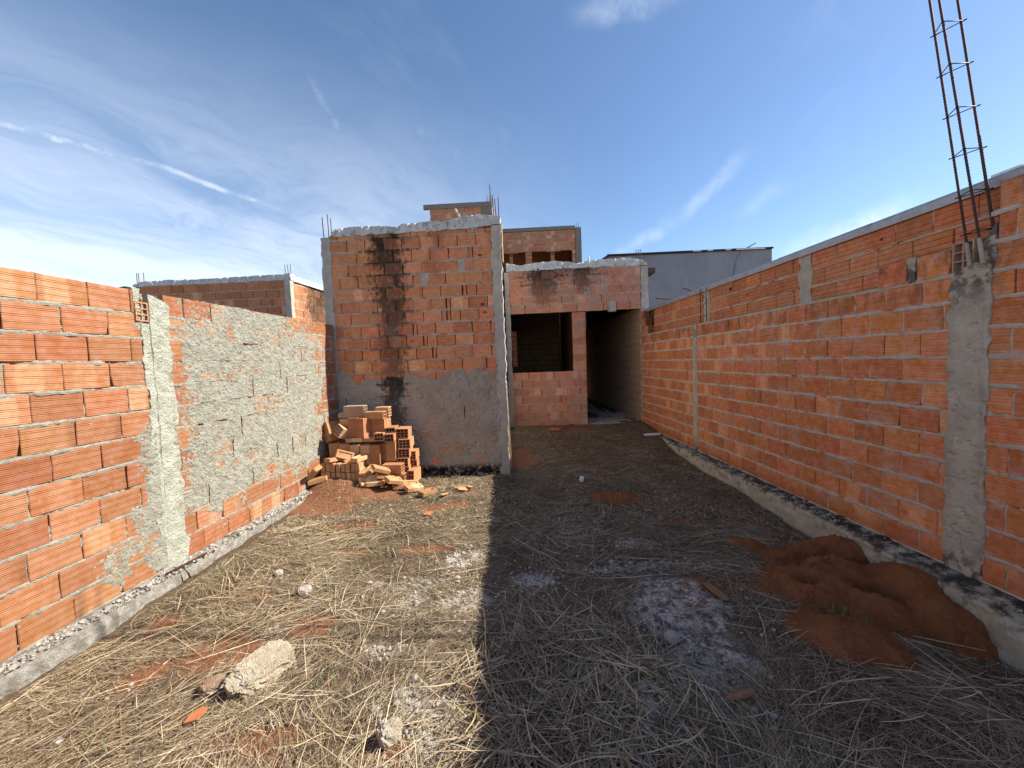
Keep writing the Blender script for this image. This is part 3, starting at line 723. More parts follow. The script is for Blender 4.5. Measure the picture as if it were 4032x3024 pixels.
# ------------------------------------------------------------------ right boundary wall (in shade)
def build_right():
    # local x runs towards the camera: world y = 9.5 - x
    o0 = (3.325 - .014 * 9.5, 9.5); e = (0.014, -1.0)
    M = frame(o0, e)
    root = thing('boundary_wall', 'shaded red-orange block garden wall with a stained concrete column and a mouldy footing', 'wall', M)
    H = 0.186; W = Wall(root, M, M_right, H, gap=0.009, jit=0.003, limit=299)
    CA, CB = 9.5 - 2.905, 9.5 - 2.68                      # wide column
    SA, SB = 9.5 - 6.90, 9.5 - 6.76                       # slim column
    NEAR = 9.5 - 1.25
    beds = []; rows = []
    for k in range(11):
        z = 0.13 + k * PB + .007
        off = (0.15 if k % 2 else 0.0) + random.uniform(-.02, .02)
        rows.append(((0.0, SA, z, off), (SB, CA, z, off + .09), (CB, NEAR, z, off + .05)))
        beds += [(0, SA, z - .007), (SB, CA, z - .007), (CB, NEAR, z - .007)]
    for part_i in (2, 1, 0):                              # the nearest blocks first
        for r in rows:
            a, b, z, off = r[part_i]; W.row(a, b, z, 0.30, off)
    for k in range(11, 14):                               # nearer than the column the wall goes on up
        z = 0.13 + k * PB * .965 + .06
        W.row(CB + .03 if k > 11 else CB, NEAR, z, 0.30, 0.05 + .15 * (k % 2)); beds.append((CB, NEAR, z - .007))
    # toothed end against the house
    for i, (xe, z) in enumerate(((0.60, 2.337), (0.45, 2.53), (0.30, 2.725))):
        W.row(0.0, xe - .17, z, 0.30, 0.1 * i)
    W.items.sort(key=lambda q: -(q[0] + q[1]))
    for k in range(11): W.row(NEAR, NEAR + 4.2, 0.137 + k * PB, 0.30, 0.15 * (k % 2), single=False)
    for k in range(3): W.row(NEAR, NEAR + 4.2, 2.337 + k * .193, 0.30, 0.15 * (k % 2), single=False)
    W.build()
    for xe, z in ((0.60, 2.337), (0.45, 2.53), (0.30, 2.725)):
        hb = part('hollow_block', hollow_mesh('hollow_block', 0.14, 0.185, 0.16, 3, 3, M_right), None, root, M @ Matrix.Translation((xe - .15, .07, z + .093)) @ Matrix.Rotation(R(90), 4, 'Z'))
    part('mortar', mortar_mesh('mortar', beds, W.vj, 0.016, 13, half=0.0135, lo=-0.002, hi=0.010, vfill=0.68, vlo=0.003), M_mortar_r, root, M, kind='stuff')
    part('wall_core', boxes('wall_core', [(0, NEAR + 4.2, .052, .118, -.1, 2.32), (CB, NEAR + 4.2, .05, .115, 2.325, 2.9)]), M_core, root, M)
    part('column', rough_slab('column', CB - CA + .02, 2.23, 0.12, 0.014, 0.010, 10, 0.024, proud=0.012, seed=131, pit=0.010, top=lambda x: 2.23 + .05 * (x / .23) + .03 * (fbm(x * 16, x * 0, 2, 3) - .5)), M_colR, root, M @ Matrix.Translation((CA - .01, 0, 0.12)))
    part('column', rough_slab('column', SB - SA + .01, 2.22, 0.12, 0.02, 0.007, 8, 0.016, proud=0.006, seed=137), M_colR, root, M @ Matrix.Translation((SA - .005, 0, 0.12)))
    # block laid across the column head, its holes facing the yard
    part('hollow_block', hollow_mesh('hollow_block', 0.135, 0.21, 0.11, 2, 3, M_oldblock), None, root, M @ Matrix.Translation((CA + .055, .008, 2.455)))
    part('mortar_cap', rough_slab('mortar_cap', 0.10, 0.26, 0.10, 0.012, 0.012, 12, 0.03, proud=0.004, seed=139, top=lambda x: .14 + x * 1.6), M_colR, root, M @ Matrix.Translation((CA + .155, .0, 2.33)))
    part('mortar_patch', rough_slab('mortar_patch', 0.05, 0.2, 0.06, 0.012, 0.008, 14, 0.02, proud=0.004, seed=141), M_colR, root, M @ Matrix.Translation((CA - .32, .0, 2.335)))
    # the course on the wall head left of the column, near it only
    W2 = Wall(root, M, M_right, H, gap=0.010, jit=0.004, limit=20)
    W2.row(CA - .58, CA - .33, 2.337, 0.30, 0.0); W2.row(CA - .26, CA - .01, 2.337, 0.30, 0.0); W2.build()
    part('wall_head', rough_slab('wall_head', CA, 0.03, 0.12, 0.03, 0.008, 12, 0.004, proud=-0.002, seed=143), M_mortar, root, M @ Matrix.Translation((0, 0, 2.318)))
    # splashes of mortar
    def cov(X, Z, big, lump):
        c = -2.35 + (big - .5) * 3.4 + 1.4 * np.exp(-((X - CB) / .10) ** 2) + 1.2 * np.exp(-((X - CA) / .06) ** 2)
        return c - 5 * sstep(0.17, 0.13, Z)
    part('mortar_spatter', roughcast('mortar_spatter', 3.6, 8.1, 0.14, 2.32, 0.011, cov, 0.009, 26, 171), M_mortar, root, M, kind='stuff')
    # footing, wide ledge with black mould
    nx, nv = 420, 14
    u = np.linspace(-.1, 12.4, nx); prof = np.array([(.06, .13), (.0, .132), (-.05, .13), (-.10, .125), (-.14, .12), (-.17, .108), (-.185, .085), (-.19, .05), (-.195, 0), (-.20, -.06), (-.205, -.12), (-.21, -.18), (-.21, -.24), (-.21, -.3)])
    U = np.repeat(u[:, None], nv, 1); Yp = np.repeat(prof[None, :, 0], nx, 0); Zp = np.repeat(prof[None, :, 1], nx, 0)
    out = Yp < -.01
    wid = 1.0 + 0.35 * sstep(5.5, 7.5, U) - .25 * sstep(2.5, 0.0, U)
    Yp = Yp * wid - (fbm(U * 6, Zp * 20, 4, 191, .6) - .5) * .05 * out
    ch = sstep(.60, .72, fbm(U * 1.9, Zp * 2, 2, 193)) * (Yp < -.10) * (Zp > .04)
    Zp = Zp + (fbm(U * 14, Yp * 50, 4, 192, .65) - .5) * .045 * out * (Zp > .09) - .05 * ch
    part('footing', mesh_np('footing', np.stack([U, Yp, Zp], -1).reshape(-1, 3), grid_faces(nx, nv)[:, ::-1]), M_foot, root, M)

build_right()

# ------------------------------------------------------------------ neighbour's higher wall behind it
def build_upper():
    o0 = (3.325 - .014 * 9.5 + .125, 9.5); e = (0.014, -1.0); M = frame(o0, e)
    root = thing('party_wall', 'higher ribbed brick wall of the next plot, capped with grey metal flashing', 'wall', M)
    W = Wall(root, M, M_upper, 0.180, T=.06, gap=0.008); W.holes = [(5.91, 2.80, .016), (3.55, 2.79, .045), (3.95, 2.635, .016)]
    c0, c1 = 9.5 - 4.57, 9.5 - 4.39; s0, s1 = 9.5 - 6.75, 9.5 - 6.55; END = 9.5 - 2.66
    beds = []
    for k in range(3):
        z = 2.335 + k * .193
        off = .15 * (k % 2) + .04
        for a, b in ((0.5, s0), (s1, c0), (c1, END)):
            W.row(a, b, z, 0.30, off + random.uniform(-.02, .02)); beds.append((a, b, z - .005))
    W.build()
    part('mortar', mortar_mesh('mortar', beds, W.vj, 0.02, 23, half=0.011, lo=-0.004, hi=0.008, vfill=0.5), M_mortar, root, M, kind='stuff')
    part('wall_core', boxes('wall_core', [(-3.0, END + 5.7, .05, .18, -.1, 2.91)]), M_core, root, M)
    for a, b, sd in ((c0, c1, 5), (s0, s1, 6)):
        part('column', rough_slab('column', b - a, 0.58, 0.06, 0.02, 0.007, 10, 0.03, proud=0.004, seed=200 + sd), M_mortar, root, M @ Matrix.Translation((a, 0, 2.325)))
    # bent metal capping
    prof = [(-.028, 2.888), (-.030, 2.950), (-.012, 2.972), (.10, 2.985), (.22, 2.975), (.222, 2.90)]
    V = []; F = []
    us = np.arange(-2.6, END + 5.7, 1.2)
    for i in range(len(us) - 1):
        k = len(V); g = 0.0 if i % 2 else 0.002
        for uu in (us[i], us[i + 1] + .03):
            for y, z in prof: V.append((uu, y - g, z + g))
        n = len(prof)
        for j in range(n - 1): F.append((k + j, k + n + j, k + n + j + 1, k + j + 1))
    me = mesh_np('flashing', V, F)
    part('flashing', me, M_zinc, root, M)
    # slim cage stubs standing in front of the far column
    part('rebar', tubes('rebar', [([(s0 - .02, -.05, 2.33), (s0 - .03, -.05, 2.95)], .006), ([(s1 - .02, -.05, 2.33), (s1 - .03, -.05, 2.93)], .006), ([(s0 - .02, -.055, 2.86), (s1, -.055, 2.72), (s0 - .02, -.055, 2.58), (s1, -.055, 2.42)], .004)]), M_rust, root, M)
build_upper()

# ------------------------------------------------------------------ unfinished house
F1 = frame((-.09, 6.25), (1, -.055))                     # front block, local x <= 0
F2 = frame((3.37, 9.49), (1, -.055))                     # recessed porch wall, local x <= 0
def build_house():
    root = thing('brick_house', 'unfinished single-storey brick house with a black-stained front and a recessed open porch', 'house', F1)
    # ---- front wall
    H = 0.178; P = 0.1955
    W = Wall(root, F1, M_house, H, gap=0.011, jit=0.003)
    XL, XR = -2.775, -0.15
    W.holes = [(-.36, 3.67, .036), (-.34, 3.53, .030), (-.33, 2.74, .034), (-2.63, 3.28, .012), (-2.49, 2.66, .012), (-2.52, 2.50, .012), (-.33, 1.82, .036), (-.30, 2.62, .03)]
    filler = {1: (-.53, -.455), 4: (-.65, -.575), 5: (-.92, -.85), 6: (-.92, -.85), 7: (-1.48, -1.41), 8: (-1.32, -1.25), 9: (-1.18, -1.11), 10: (-.37, -.30), 11: (-.76, -.69), 12: (-2.40, -2.33)}
    gapf = {2: (-.69, -.60), 3: (-1.28, -1.21)}
    beds = []
    ztop = 3.875
    W.row(XL, XR, 3.882, 0.30, XL + .13, H=0.062)
    for k in range(20):
        z = ztop - (k + 1) * P + .006
        off = XL + (0.28 if k % 2 == 0 else 0.135)
        if z < -.12: break
        if k in filler or k in gapf:
            f0, f1 = (filler.get(k) or gapf[k])
            W.row(XL, f0, z, 0.30, off)
            if k in filler: W.block(f0 + .012, f1 - .004, z); W.vj += [(f0 + .003, z, H)]
            W.row(f1, XR, z, 0.30, f1 + (.155 if k % 2 == 0 else .30))
        else: W.row(XL, XR, z, 0.30, off)
        beds.append((XL - .02, XR + .02, z + H + .006))
    W.build()
    part('mortar', mortar_mesh('mortar', beds, W.vj, 0.022, 33, half=0.0130, lo=-0.005, hi=0.006, vfill=0.30), M_mortar_h, root, F1, kind='stuff')
    patches = [(gapf[2], 2), (gapf[3], 3)]
    for (g, k) in patches:
        part('mortar_patch', rough_slab('mortar_patch', g[1] - g[0] + .05, .21, .05, .014, .007, 14, .03, proud=.003, seed=300 + k), M_mortar_h, root, F1 @ Matrix.Translation((g[0] - .025, 0, ztop - (k + 1) * P - .01)))
    part('wall_core', boxes('wall_core', [(-2.90, -.01, .05, .14, -.2, 3.93)]), M_core, root, F1)
    # columns at the corners
    part('column', rough_slab('column', 0.155, 4.02, 0.15, 0.022, 0.007, 7, 0.020, proud=0.012, seed=311), M_colH, root, F1 @ Matrix.Translation((-.155, 0, -.05)))
    part('column', rough_slab('column', 0.15, 3.98, 0.15, 0.022, 0.008, 7, 0.018, proud=0.006, seed=313), M_colH, root, F1 @ Matrix.Translation((-2.915, 0, -.05)))
    # crumbly ring beam
    px = np.array([-2.76, -2.70, -2.46, -2.09, -1.78, -1.66, -1.55, -1.18, -.98, -.90, -.74, -.54, -.27, -.13, 0.0]) + 2.76
    pz = np.array([.0, .10, .13, .135, .11, .08, .135, .15, .14, .135, .18, .205, .215, .185, .165])
    tp = lambda x: np.interp(x, px, pz) + (fbm(x * 12, x * 0, 3, 44) - .5) * .03 + .005
    bt = lambda x: np.interp(x, [0, 1, 2.2, 2.76], [-.005, .0, .01, .05]) + (fbm(x * 9, x * 0 + 3, 3, 45) - .5) * .035
    part('ring_beam', rough_slab('ring_beam', 2.76, 0.2, 0.17, 0.018, 0.018, 7, 0.01, top=tp, bot=bt, proud=0.014, seed=320, pit=0.03), M_beam, root, F1 @ Matrix.Translation((-2.76, 0, 3.935)))
    # pipe, opening and hole in the wall
    part('pipe', tubes('pipe', [([(-.62, .03, 4.10), (-.70, -.03, 4.25)], .018)], 8), M_pvc, root, F1)
    part('pipe_socket', boxes('pipe_socket', [(-.46, -.425, -.012, .03, 3.885, 3.945), (-.425, -.39, -.012, .03, 3.885, 3.90), (-.425, -.39, -.012, .03, 3.93, 3.945), (-.39, -.375, -.012, .03, 3.885, 3.945), (-.425, -.39, .005, .02, 3.90, 3.93)]), M_mortar_h, root, F1)
    # rebar stubs
    for nm, pts in (('rebar', [(-2.88, 3.93, 4.28, -.03), (-2.80, 3.93, 4.32, -.02), (-2.76, 3.93, 4.26, -.01)]), ('rebar', [(-.10, 4.05, 4.47, -.02), (-.06, 4.05, 4.40, -.03), (-.02, 4.0, 4.44, 0.0), (-.13, 4.1, 4.62, -.03)])):
        for (x, z0, z1, lean) in pts:
            part('rebar', tubes('rebar', [([(x, .07 + lean, z0), (x + lean * .5, .08 + lean, z1)], .0075)]), M_rust, root, F1)
    # thin formwork board left on the column's side, and the side wall
    part('formwork_board', boxes('formwork_board', [(.004, .022, .02, .15, 3.42, 4.02)]), M_wood, root, F1)
    # grey roughcast over the lower half
    def cov(X, Z, big, lump):
        x = X
        edge = np.interp(x, [-2.8, -2.66, -2.44, -2.18, -1.78, -1.53, -1.2, -.98, -.86, -.72, -.48, -.30, -.14], [1.70, 1.71, 1.67, 1.64, 1.61, 1.63, 1.63, 1.65, 1.70, 1.73, 1.72, 1.66, 1.62])
        c = 0.95 + (big - .5) * 2.2 - .5 * sstep(.9, .5, Z) * (fbm(x * 5, Z * 5, 2, 65) > .56)
        c = c - 3.5 * sstep(-.05, .06, Z - edge + (big - .5) * .42)
        c = c + 1.2 * (np.abs(x + 2.75) < .12) * (Z < 2.4)
        row = np.floor((3.875 - Z) / P).astype(int); ph = -2.775 + np.where(row % 2 == 0, .28, .135)
        d = np.abs((x - ph) / .30 - np.round((x - ph) / .30)) * .30
        keep = vnoise(np.round((x - ph) / .30) * 7.3 + row * 3.1, row * 5.7, 62) > 0.80
        return c - 4.0 * (d < 0.007) * keep
    part('roughcast', roughcast('roughcast', -2.78, -.13, -.05, 2.2, 0.0105, cov, 0.016, 19, 351, grain=2.6), M_rough_h, root, F1, kind='stuff')
    # ---- side and hidden walls of the front block
    Fs = frame((-.098, 6.39), (-.012, 1.0))
    part('side_wall', boxes('side_wall', [(0, 3.35, 0, .14, -.2, 3.95)]), M_rough_h, root, Fs)
    part('side_wall', boxes('side_wall', [(-2.90, -2.75, .14, 3.9, -.2, 3.95), (-2.9, -.3, 3.9, 4.05, -.2, 3.9)]), M_rough_h, root, F1)
    part('side_beam', rough_slab('side_beam', 3.3, .16, .16, .03, .01, 6, .01, seed=361), M_beam, root, Fs @ Matrix.Translation((.02, 0, 3.952)))
    # ---- recessed porch wall
    Hd = 0.184; Pd = 0.202
    Wd = Wall(root, F2, M_door, Hd, gap=0.012, jit=0.004, limit=130)
    X = lambda w: w - 3.37
    bd = []
    zb = 0.135
    for k in range(7):                                    # under the window
        z = zb + k * Pd; Wd.row(X(-.02), X(1.85), z, 0.32, X(1.53) + (0.0 if k % 2 else .16)); bd.append((X(-.02), X(1.85), z - .007))
    for k in range(7):                                    # pier between window and door
        z = 1.552 + k * .2035; Wd.block(X(1.525), X(1.86), z, .190); bd.append((X(1.535), X(1.85), z - .006))
    Wd.row(X(-.02), X(3.20), 2.985, 0.32, X(1.66), H=0.19)   # lintel course
    for k in range(4):
        z = 3.195 + k * .203; Wd.row(X(.02), X(3.20), z, 0.32, X(.33) + (.16 if k % 2 else 0)); bd.append((X(.0), X(3.2), z - .007))
    Wd.row(X(.02), X(3.20), 4.006, 0.32, X(.33), H=0.05); bd.append((X(.0), X(3.2), 4.0))
    Wd.build()
    part('mortar', mortar_mesh('mortar', bd, Wd.vj, 0.03, 43, half=0.0125, lo=-0.006, hi=0.007, vfill=0.75), M_mortar_d, root, F2, kind='stuff')
    part('wall_core', boxes('wall_core', [(X(-.1), X(1.84), .05, .15, -.1, 1.53), (X(1.54), X(1.845), .05, .15, 1.53, 3.0), (X(-.1), X(3.34), .05, .15, 3.0, 4.05)]), M_core, root, F2)
    part('column', rough_slab('column', .12, 4.0, .15, .03, .006, 6, .012, proud=.008, seed=371), M_colH, root, F2 @ Matrix.Translation((X(-.10), 0, 0.0)))
    part('column', rough_slab('column', .17, 3.85, .16, .025, .008, 6, .018, proud=.010, seed=373), M_colH, root, F2 @ Matrix.Translation((X(3.20), 0, 0.15)))
    part('lintel_patch', rough_slab('lintel_patch', .17, .24, .14, .02, .008, 9, .012, proud=.008, seed=375), M_colH, root, F2 @ Matrix.Translation((X(2.42), 0, 2.95)))
    for x, z, w, hh in ((1.84, 3.40, .12, .2), (2.30, 3.42, .08, .2), (2.70, 3.62, .10, .18), (2.86, 3.80, .06, .18), (2.25, 3.62, .06, .18)):
        part('mortar_patch', rough_slab('mortar_patch', w, hh, .05, .015, .007, 12, .03, proud=.003, seed=int(x * 100)), M_mortar_d, root, F2 @ Matrix.Translation((X(x), 0, z)))
    qx = np.array([-.04, .32, .74, 1.16, 1.54, 1.66, 1.92, 2.36, 2.95, 3.23, 3.35]) + .04; qz = np.array([.18, .10, .15, .17, .12, .08, .13, .15, .155, .08, .03])
    part('ring_beam', rough_slab('ring_beam', 3.39, .16, .17, .022, .018, 6, .012, top=lambda x: np.interp(x, qx, qz) + (fbm(x * 10, x * 0, 3, 46) - .5) * .03 + .02, bot=lambda x: (fbm(x * 8, x * 0 + 5, 3, 47) - .5) * .05 - .01, proud=.014, seed=380, pit=.03), M_beam, root, F2 @ Matrix.Translation((X(-.04), 0, 4.035)))
    for x in (3.14, 3.20, 3.25):
        part('rebar', tubes('rebar', [([(X(x), .08, 4.05), (X(x) - .01, .09, 4.42)], .008)]), M_rust, root, F2)
    part('pipe', tubes('pipe', [([(X(1.98), .06, 4.12), (X(1.985), .07, 4.32)], .018)], 8), M_pvc, root, F2)
    # ---- rooms behind: slab overhead, floor, passage wall and partitions of brick
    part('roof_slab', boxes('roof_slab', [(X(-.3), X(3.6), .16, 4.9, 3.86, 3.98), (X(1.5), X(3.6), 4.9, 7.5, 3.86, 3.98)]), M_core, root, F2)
    part('floor_slab', boxes('floor_slab', [(X(-.2), X(3.6), .02, 8.0, -.1, .205)]), M_colH, root, F2)
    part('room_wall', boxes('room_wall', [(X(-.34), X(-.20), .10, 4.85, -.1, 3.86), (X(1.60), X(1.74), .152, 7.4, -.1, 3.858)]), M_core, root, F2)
    beds3 = []
    Fp = frame((3.19 + .02, 9.60), (.02, -1.0))           # passage wall on the right, seen at a slant
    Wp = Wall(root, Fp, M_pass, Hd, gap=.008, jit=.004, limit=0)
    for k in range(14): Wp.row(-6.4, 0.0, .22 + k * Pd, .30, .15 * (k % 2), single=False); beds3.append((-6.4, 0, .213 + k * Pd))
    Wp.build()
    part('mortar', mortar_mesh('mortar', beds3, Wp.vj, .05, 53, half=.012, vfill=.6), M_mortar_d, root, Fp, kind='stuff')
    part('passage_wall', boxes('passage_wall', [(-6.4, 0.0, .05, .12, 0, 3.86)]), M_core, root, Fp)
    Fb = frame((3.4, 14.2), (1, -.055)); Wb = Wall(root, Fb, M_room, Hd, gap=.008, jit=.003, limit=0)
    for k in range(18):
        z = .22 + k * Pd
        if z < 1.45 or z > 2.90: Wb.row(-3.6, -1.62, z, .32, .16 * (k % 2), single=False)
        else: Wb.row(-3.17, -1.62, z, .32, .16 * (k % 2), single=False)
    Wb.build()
    part('partition', boxes('partition', [(-3.17, -1.60, .05, .15, 0, 3.86), (-5.5, -3.17, .05, .15, 2.94, 3.86), (-5.5, -3.17, .05, .15, 0, 1.60)]), M_core, root, Fb)
    Fe = frame((3.4, 16.2), (1, -.055)); We = Wall(root, Fe, M_door, Hd, gap=.008, limit=0)
    for k in range(18): We.row(-2.0, 0, .22 + k * Pd, .32, .16 * (k % 2), single=False)
    We.build(); part('end_wall', boxes('end_wall', [(-2.0, 0.2, .05, .15, 0, 3.86)]), M_core, root, Fe)
    # open yard wall seen through the inner window
    Fy = frame((1.6, 16.0), (1, -.055)); Wy = Wall(root, Fy, M_house, Hd, gap=.008, limit=0)
    for k in range(16): Wy.row(-3.6, -.2, .22 + k * Pd, .32, .16 * (k % 2), single=False)
    Wy.build(); part('yard_wall', boxes('yard_wall', [(-3.6, -.2, .05, .15, 0, 3.5)]), M_core, root, Fy)
build_house()

# ------------------------------------------------------------------ buildings further back
def build_far():
    # neighbour's house on the left
    M = frame((-5.42, 9.8), (1, -.03))
    root = thing('brick_house', 'unfinished brick house beyond the left garden wall with a pale concrete beam on top', 'house', M)
    H = .188; P = .2065; W = Wall(root, M, M_far, H, gap=.008); beds = []
    for k in range(9):
        z = 4.06 - (k + 1) * P; W.row(-3.9, -.13, z, .325, -.13 - .16 * (k % 2)); beds.append((-3.9, -.13, z + H + .007))
    W.build()
    part('mortar', mortar_mesh('mortar', beds, W.vj, .05, 63, half=.011, lo=-.006, hi=.003, vfill=.2), M_mortar_h, root, M, kind='stuff')
    part('wall_core', boxes('wall_core', [(-4.0, -.02, .05, .15, 0, 4.08), (-4.0, -3.85, .15, 7, 0, 4.08)]), M_core, root, M)
    part('column', rough_slab('column', .14, 4.15, .15, .03, .008, 6, .012, proud=.008, seed=401), M_colH, root, M @ Matrix.Translation((-.14, 0, -.05)))
    part('ring_beam', rough_slab('ring_beam', 4.05, .14, .17, .025, .015, 6, .01, proud=.012, seed=403, pit=.02, top=lambda x: np.interp(x, [0, .2, 2, 4.05], [.03, .12, .12, .155]) + (fbm(x * 8, x * 0, 3, 48) - .5) * .04, bot=lambda x: (fbm(x * 8, x * 0 + 5, 3, 49) - .5) * .03), M_beam, root, M @ Matrix.Translation((-4.02, 0, 4.06)))
    S = frame((-5.42, 9.8), (.09, 1.0)); Ws = Wall(root, S, M_far, H, gap=.010, jit=.006); b2 = []
    for k in range(9):
        z = 4.0 - (k + 1) * P; Ws.row(.15, 5.2, z, .325, .16 * (k % 2)); b2.append((.1, 5.2, z + H + .007))
    Ws.build()
    part('mortar', mortar_mesh('mortar', b2, Ws.vj, .05, 67, half=.012, lo=-.004, hi=.006, vfill=.9), M_mortar_f, root, S, kind='stuff')
    part('side_wall', boxes('side_wall', [(.0, 7, .05, .15, 0, 4.02)]), M_core, root, S)
    part('ring_beam', rough_slab('ring_beam', 6.8, .14, .17, .04, .014, 6, .01, proud=.012, seed=405, top=lambda x: .14 + (fbm(x * 8, x * 0, 3, 58) - .5) * .04), M_beam, root, S @ Matrix.Translation((.03, 0, 4.05)))
    part('column', rough_slab('column', .12, 4.1, .10, .03, .008, 6, .015, proud=.006, seed=407), M_mortar, root, S @ Matrix.Translation((.0, 0, -.05)))
    for x in (-3.98, -3.93, -3.80): part('rebar', tubes('rebar', [([(x, .08, 4.1), (x + .01, .08, 4.42)], .008)]), M_rust, root, M)
    for x in (-.14, -.07, .0): part('rebar', tubes('rebar', [([(x, .08, 4.15), (x - .01, .08, 4.46)], .008)]), M_rust, root, M)
    # water tank box on the house
    M = frame((-.52, 14.8), (1, -.055))
    root = thing('tank_tower', 'small brick water tank tower topped by weathered boards behind the stained facade', 'tower', M)
    W = Wall(root, M, M_rear, .165, gap=.02, T=.06); beds = []
    for k in range(9):
        z = 7.63 - (k + 1) * .185
        W.row(-2.32, -.38, z, .30, -.38 + .15 * (k % 2) - .02); beds.append((-2.32, -.38, z + .175))
    W.build()
    part('mortar', mortar_mesh('mortar', beds, W.vj, .05, 73, half=.014, vfill=1.0, vlo=.004), M_mortar, root, M, kind='stuff')
    part('wall_core', boxes('wall_core', [(-2.30, -.02, .05, .15, 3.9, 7.66), (-2.3, -2.15, .15, 1.9, 3.9, 7.66), (-.15, -.02, .15, 1.9, 3.9, 7.66), (-2.3, -.02, 1.75, 1.9, 3.9, 7.66)]), M_core, root, M)
    for z in (7.455, 7.085): part('hollow_block', hollow_mesh('hollow_block', .13, .165, .2, 3, 3, M_rear), None, root, M @ Matrix.Translation((-2.25, -.012, z + .082)))
    part('formwork_board', rough_slab('formwork_board', 2.52, .17, .06, .05, .006, 4, .004, proud=.03, seed=411), M_formwood, root, M @ Matrix.Translation((-2.55, 0, 7.63)) @ Matrix.Rotation(R(0.35), 4, 'Y'))
    part('formwork_board', rough_slab('formwork_board', .36, .9, .05, .05, .004, 4, .004, proud=.012, seed=413), M_formwood, root, M @ Matrix.Translation((-.38, 0, 6.74)))
    part('side_board', boxes('side_board', [(-.015, .012, .0, 1.9, 6.9, 7.80)]), M_formwood, root, M)
    for x, z1 in ((-.16, 8.05), (-.07, 8.06), (.02, 7.98)): part('rebar', tubes('rebar', [([(x, .1, 7.6), (x + .01, .1, z1)], .010)]), M_rust, root, M)
    # two-storey rear block with strip windows
    M = frame((3.6, 19.0), (1, -.035))
    root = thing('rear_block', 'upper storey of bare brick with a strip of dark window openings, far behind the porch', 'house', M)
    X = lambda w: w - 3.6
    W = Wall(root, M, M_rear, .160, gap=.012, T=.06, limit=220); beds = []
    zt = 8.02
    for k in range(5):
        z = zt - (k + 1) * .178 - (0 if k < 4 else 0); W.row(X(-2.6), X(3.30), z, .315, X(3.3) - .16 * (k % 2)); beds.append((X(-2.6), X(3.3), z + .169))
    W.row(X(-2.6), X(3.30), 7.075, .30, X(3.3), H=.05)
    lint = 7.075
    openings = [(-1.2, 0.86), (1.22, 3.12)]
    for k in range(9):
        z = 7.075 - (k + 1) * .175
        inwin = z > 5.9
        if inwin:
            W.row(X(.88), X(1.20), z, .33, X(.88)); W.row(X(3.13), X(3.30), z, .3, X(3.3))
        else: W.row(X(-2.6), X(3.3), z, .315, X(3.3) - .16 * (k % 2))
    W.build()
    part('mortar', mortar_mesh('mortar', beds, W.vj, .08, 83, half=.010, vfill=.9, vlo=.006), M_mortar, root, M, kind='stuff')
    part('wall_core', boxes('wall_core', [(X(-2.6), X(3.3), .05, .16, 7.08, 8.03), (X(-2.6), X(3.3), .05, .16, 0, 5.9), (X(.88), X(1.20), .05, .16, 5.9, 7.08), (X(3.13), X(3.55), .05, .16, 0, 8.1), (X(3.35), X(3.55), .16, 5, 0, 8.0)]), M_core, root, M)
    for x, w in ((2.11, .17), (.12, .15), (-.75, .15)):       # slim block mullions
        part('mullion', boxes('mullion', [(X(x), X(x + w), .0, .14, 5.9, 6.86)]), M_rear, root, M)
        part('hollow_block', hollow_mesh('hollow_block', w + .01, .17, .15, 3, 3, M_rear), None, root, M @ Matrix.Translation((X(x + w / 2), -.005, 6.95)))
        part('batten', boxes('batten', [(X(x - .24), X(x + w + .30), -.03, .0, 7.035, 7.068)]), M_wood, root, M)
    part('back_wall', boxes('back_wall', [(X(-2.6), X(3.35), 3.0, 3.1, 5.0, 8.0)]), M_rear, root, M)
    part('ceiling', boxes('ceiling', [(X(-2.6), X(3.35), .17, 3.0, 7.9, 8.0)]), M_core, root, M)
    part('formwork_board', rough_slab('formwork_board', 5.9, .17, .08, .06, .006, 3, .004, proud=.03, seed=421), M_formwood, root, M @ Matrix.Translation((X(-2.6), 0, 8.04)))
    part('column', rough_slab('column', .28, 3.0, .2, .04, .008, 5, .008, proud=.02, seed=423), M_formwood, root, M @ Matrix.Translation((X(3.31), 0, 5.12)))
    for x in (3.38, 3.48): part('rebar', tubes('rebar', [([(X(x), .1, 8.0), (X(x), .1, 8.36)], .011)]), M_rust, root, M)
    # grey warehouse on the right
    M = frame((6.2, 22.0), (1, 0.0))
    root = thing('warehouse', 'blue-grey rendered warehouse gable with a thin black roof edge above the porch', 'building', M)
    Vw = [(-.92, 0, 0), (8.55, 0, 0), (8.55, 0, 7.52), (-.58, 0, 7.45), (-.92, 0, 7.26)]
    Vb = [(x, 10, z) for x, y, z in Vw]
    me = bpy.data.meshes.new('wall'); me.from_pydata(Vw + Vb, [], [(0, 1, 2, 3, 4), (1, 6, 7, 2), (2, 7, 8, 3), (3, 8, 9, 4)]); me.update()
    part('wall', me, M_grey, root, M)
    part('roof_edge', boxes('roof_edge', [(-.58, 8.62, -.12, 10, 7.50, 7.585)]), M_roof, root, M @ Matrix.Rotation(R(-.42), 4, 'Y') @ Matrix.Translation((0, 0, -.03)))
    part('roof_edge', boxes('roof_edge', [(-.45, 0.0, -.12, 10, -.03, .055)]), M_roof, root, M @ Matrix.Translation((-.58, 0, 7.48)) @ Matrix.Rotation(R(-30), 4, 'Y'))
    for a, b_ in ((4.1, 4.55), (4.9, 5.2), (5.9, 6.2), (6.5, 7.0), (7.0, 8.1)):
        part('bright_trim', boxes('bright_trim', [(a, b_, -.14, -.121, 7.515, 7.585)]), M_white, root, M)
    part('loose_sheet', boxes('loose_sheet', [(7.5, 8.1, .1, .5, 0, .05)]), M_grey, root, M @ Matrix.Translation((0.6, 0, 4.1)) @ Matrix.Rotation(R(-28), 4, 'Y'))
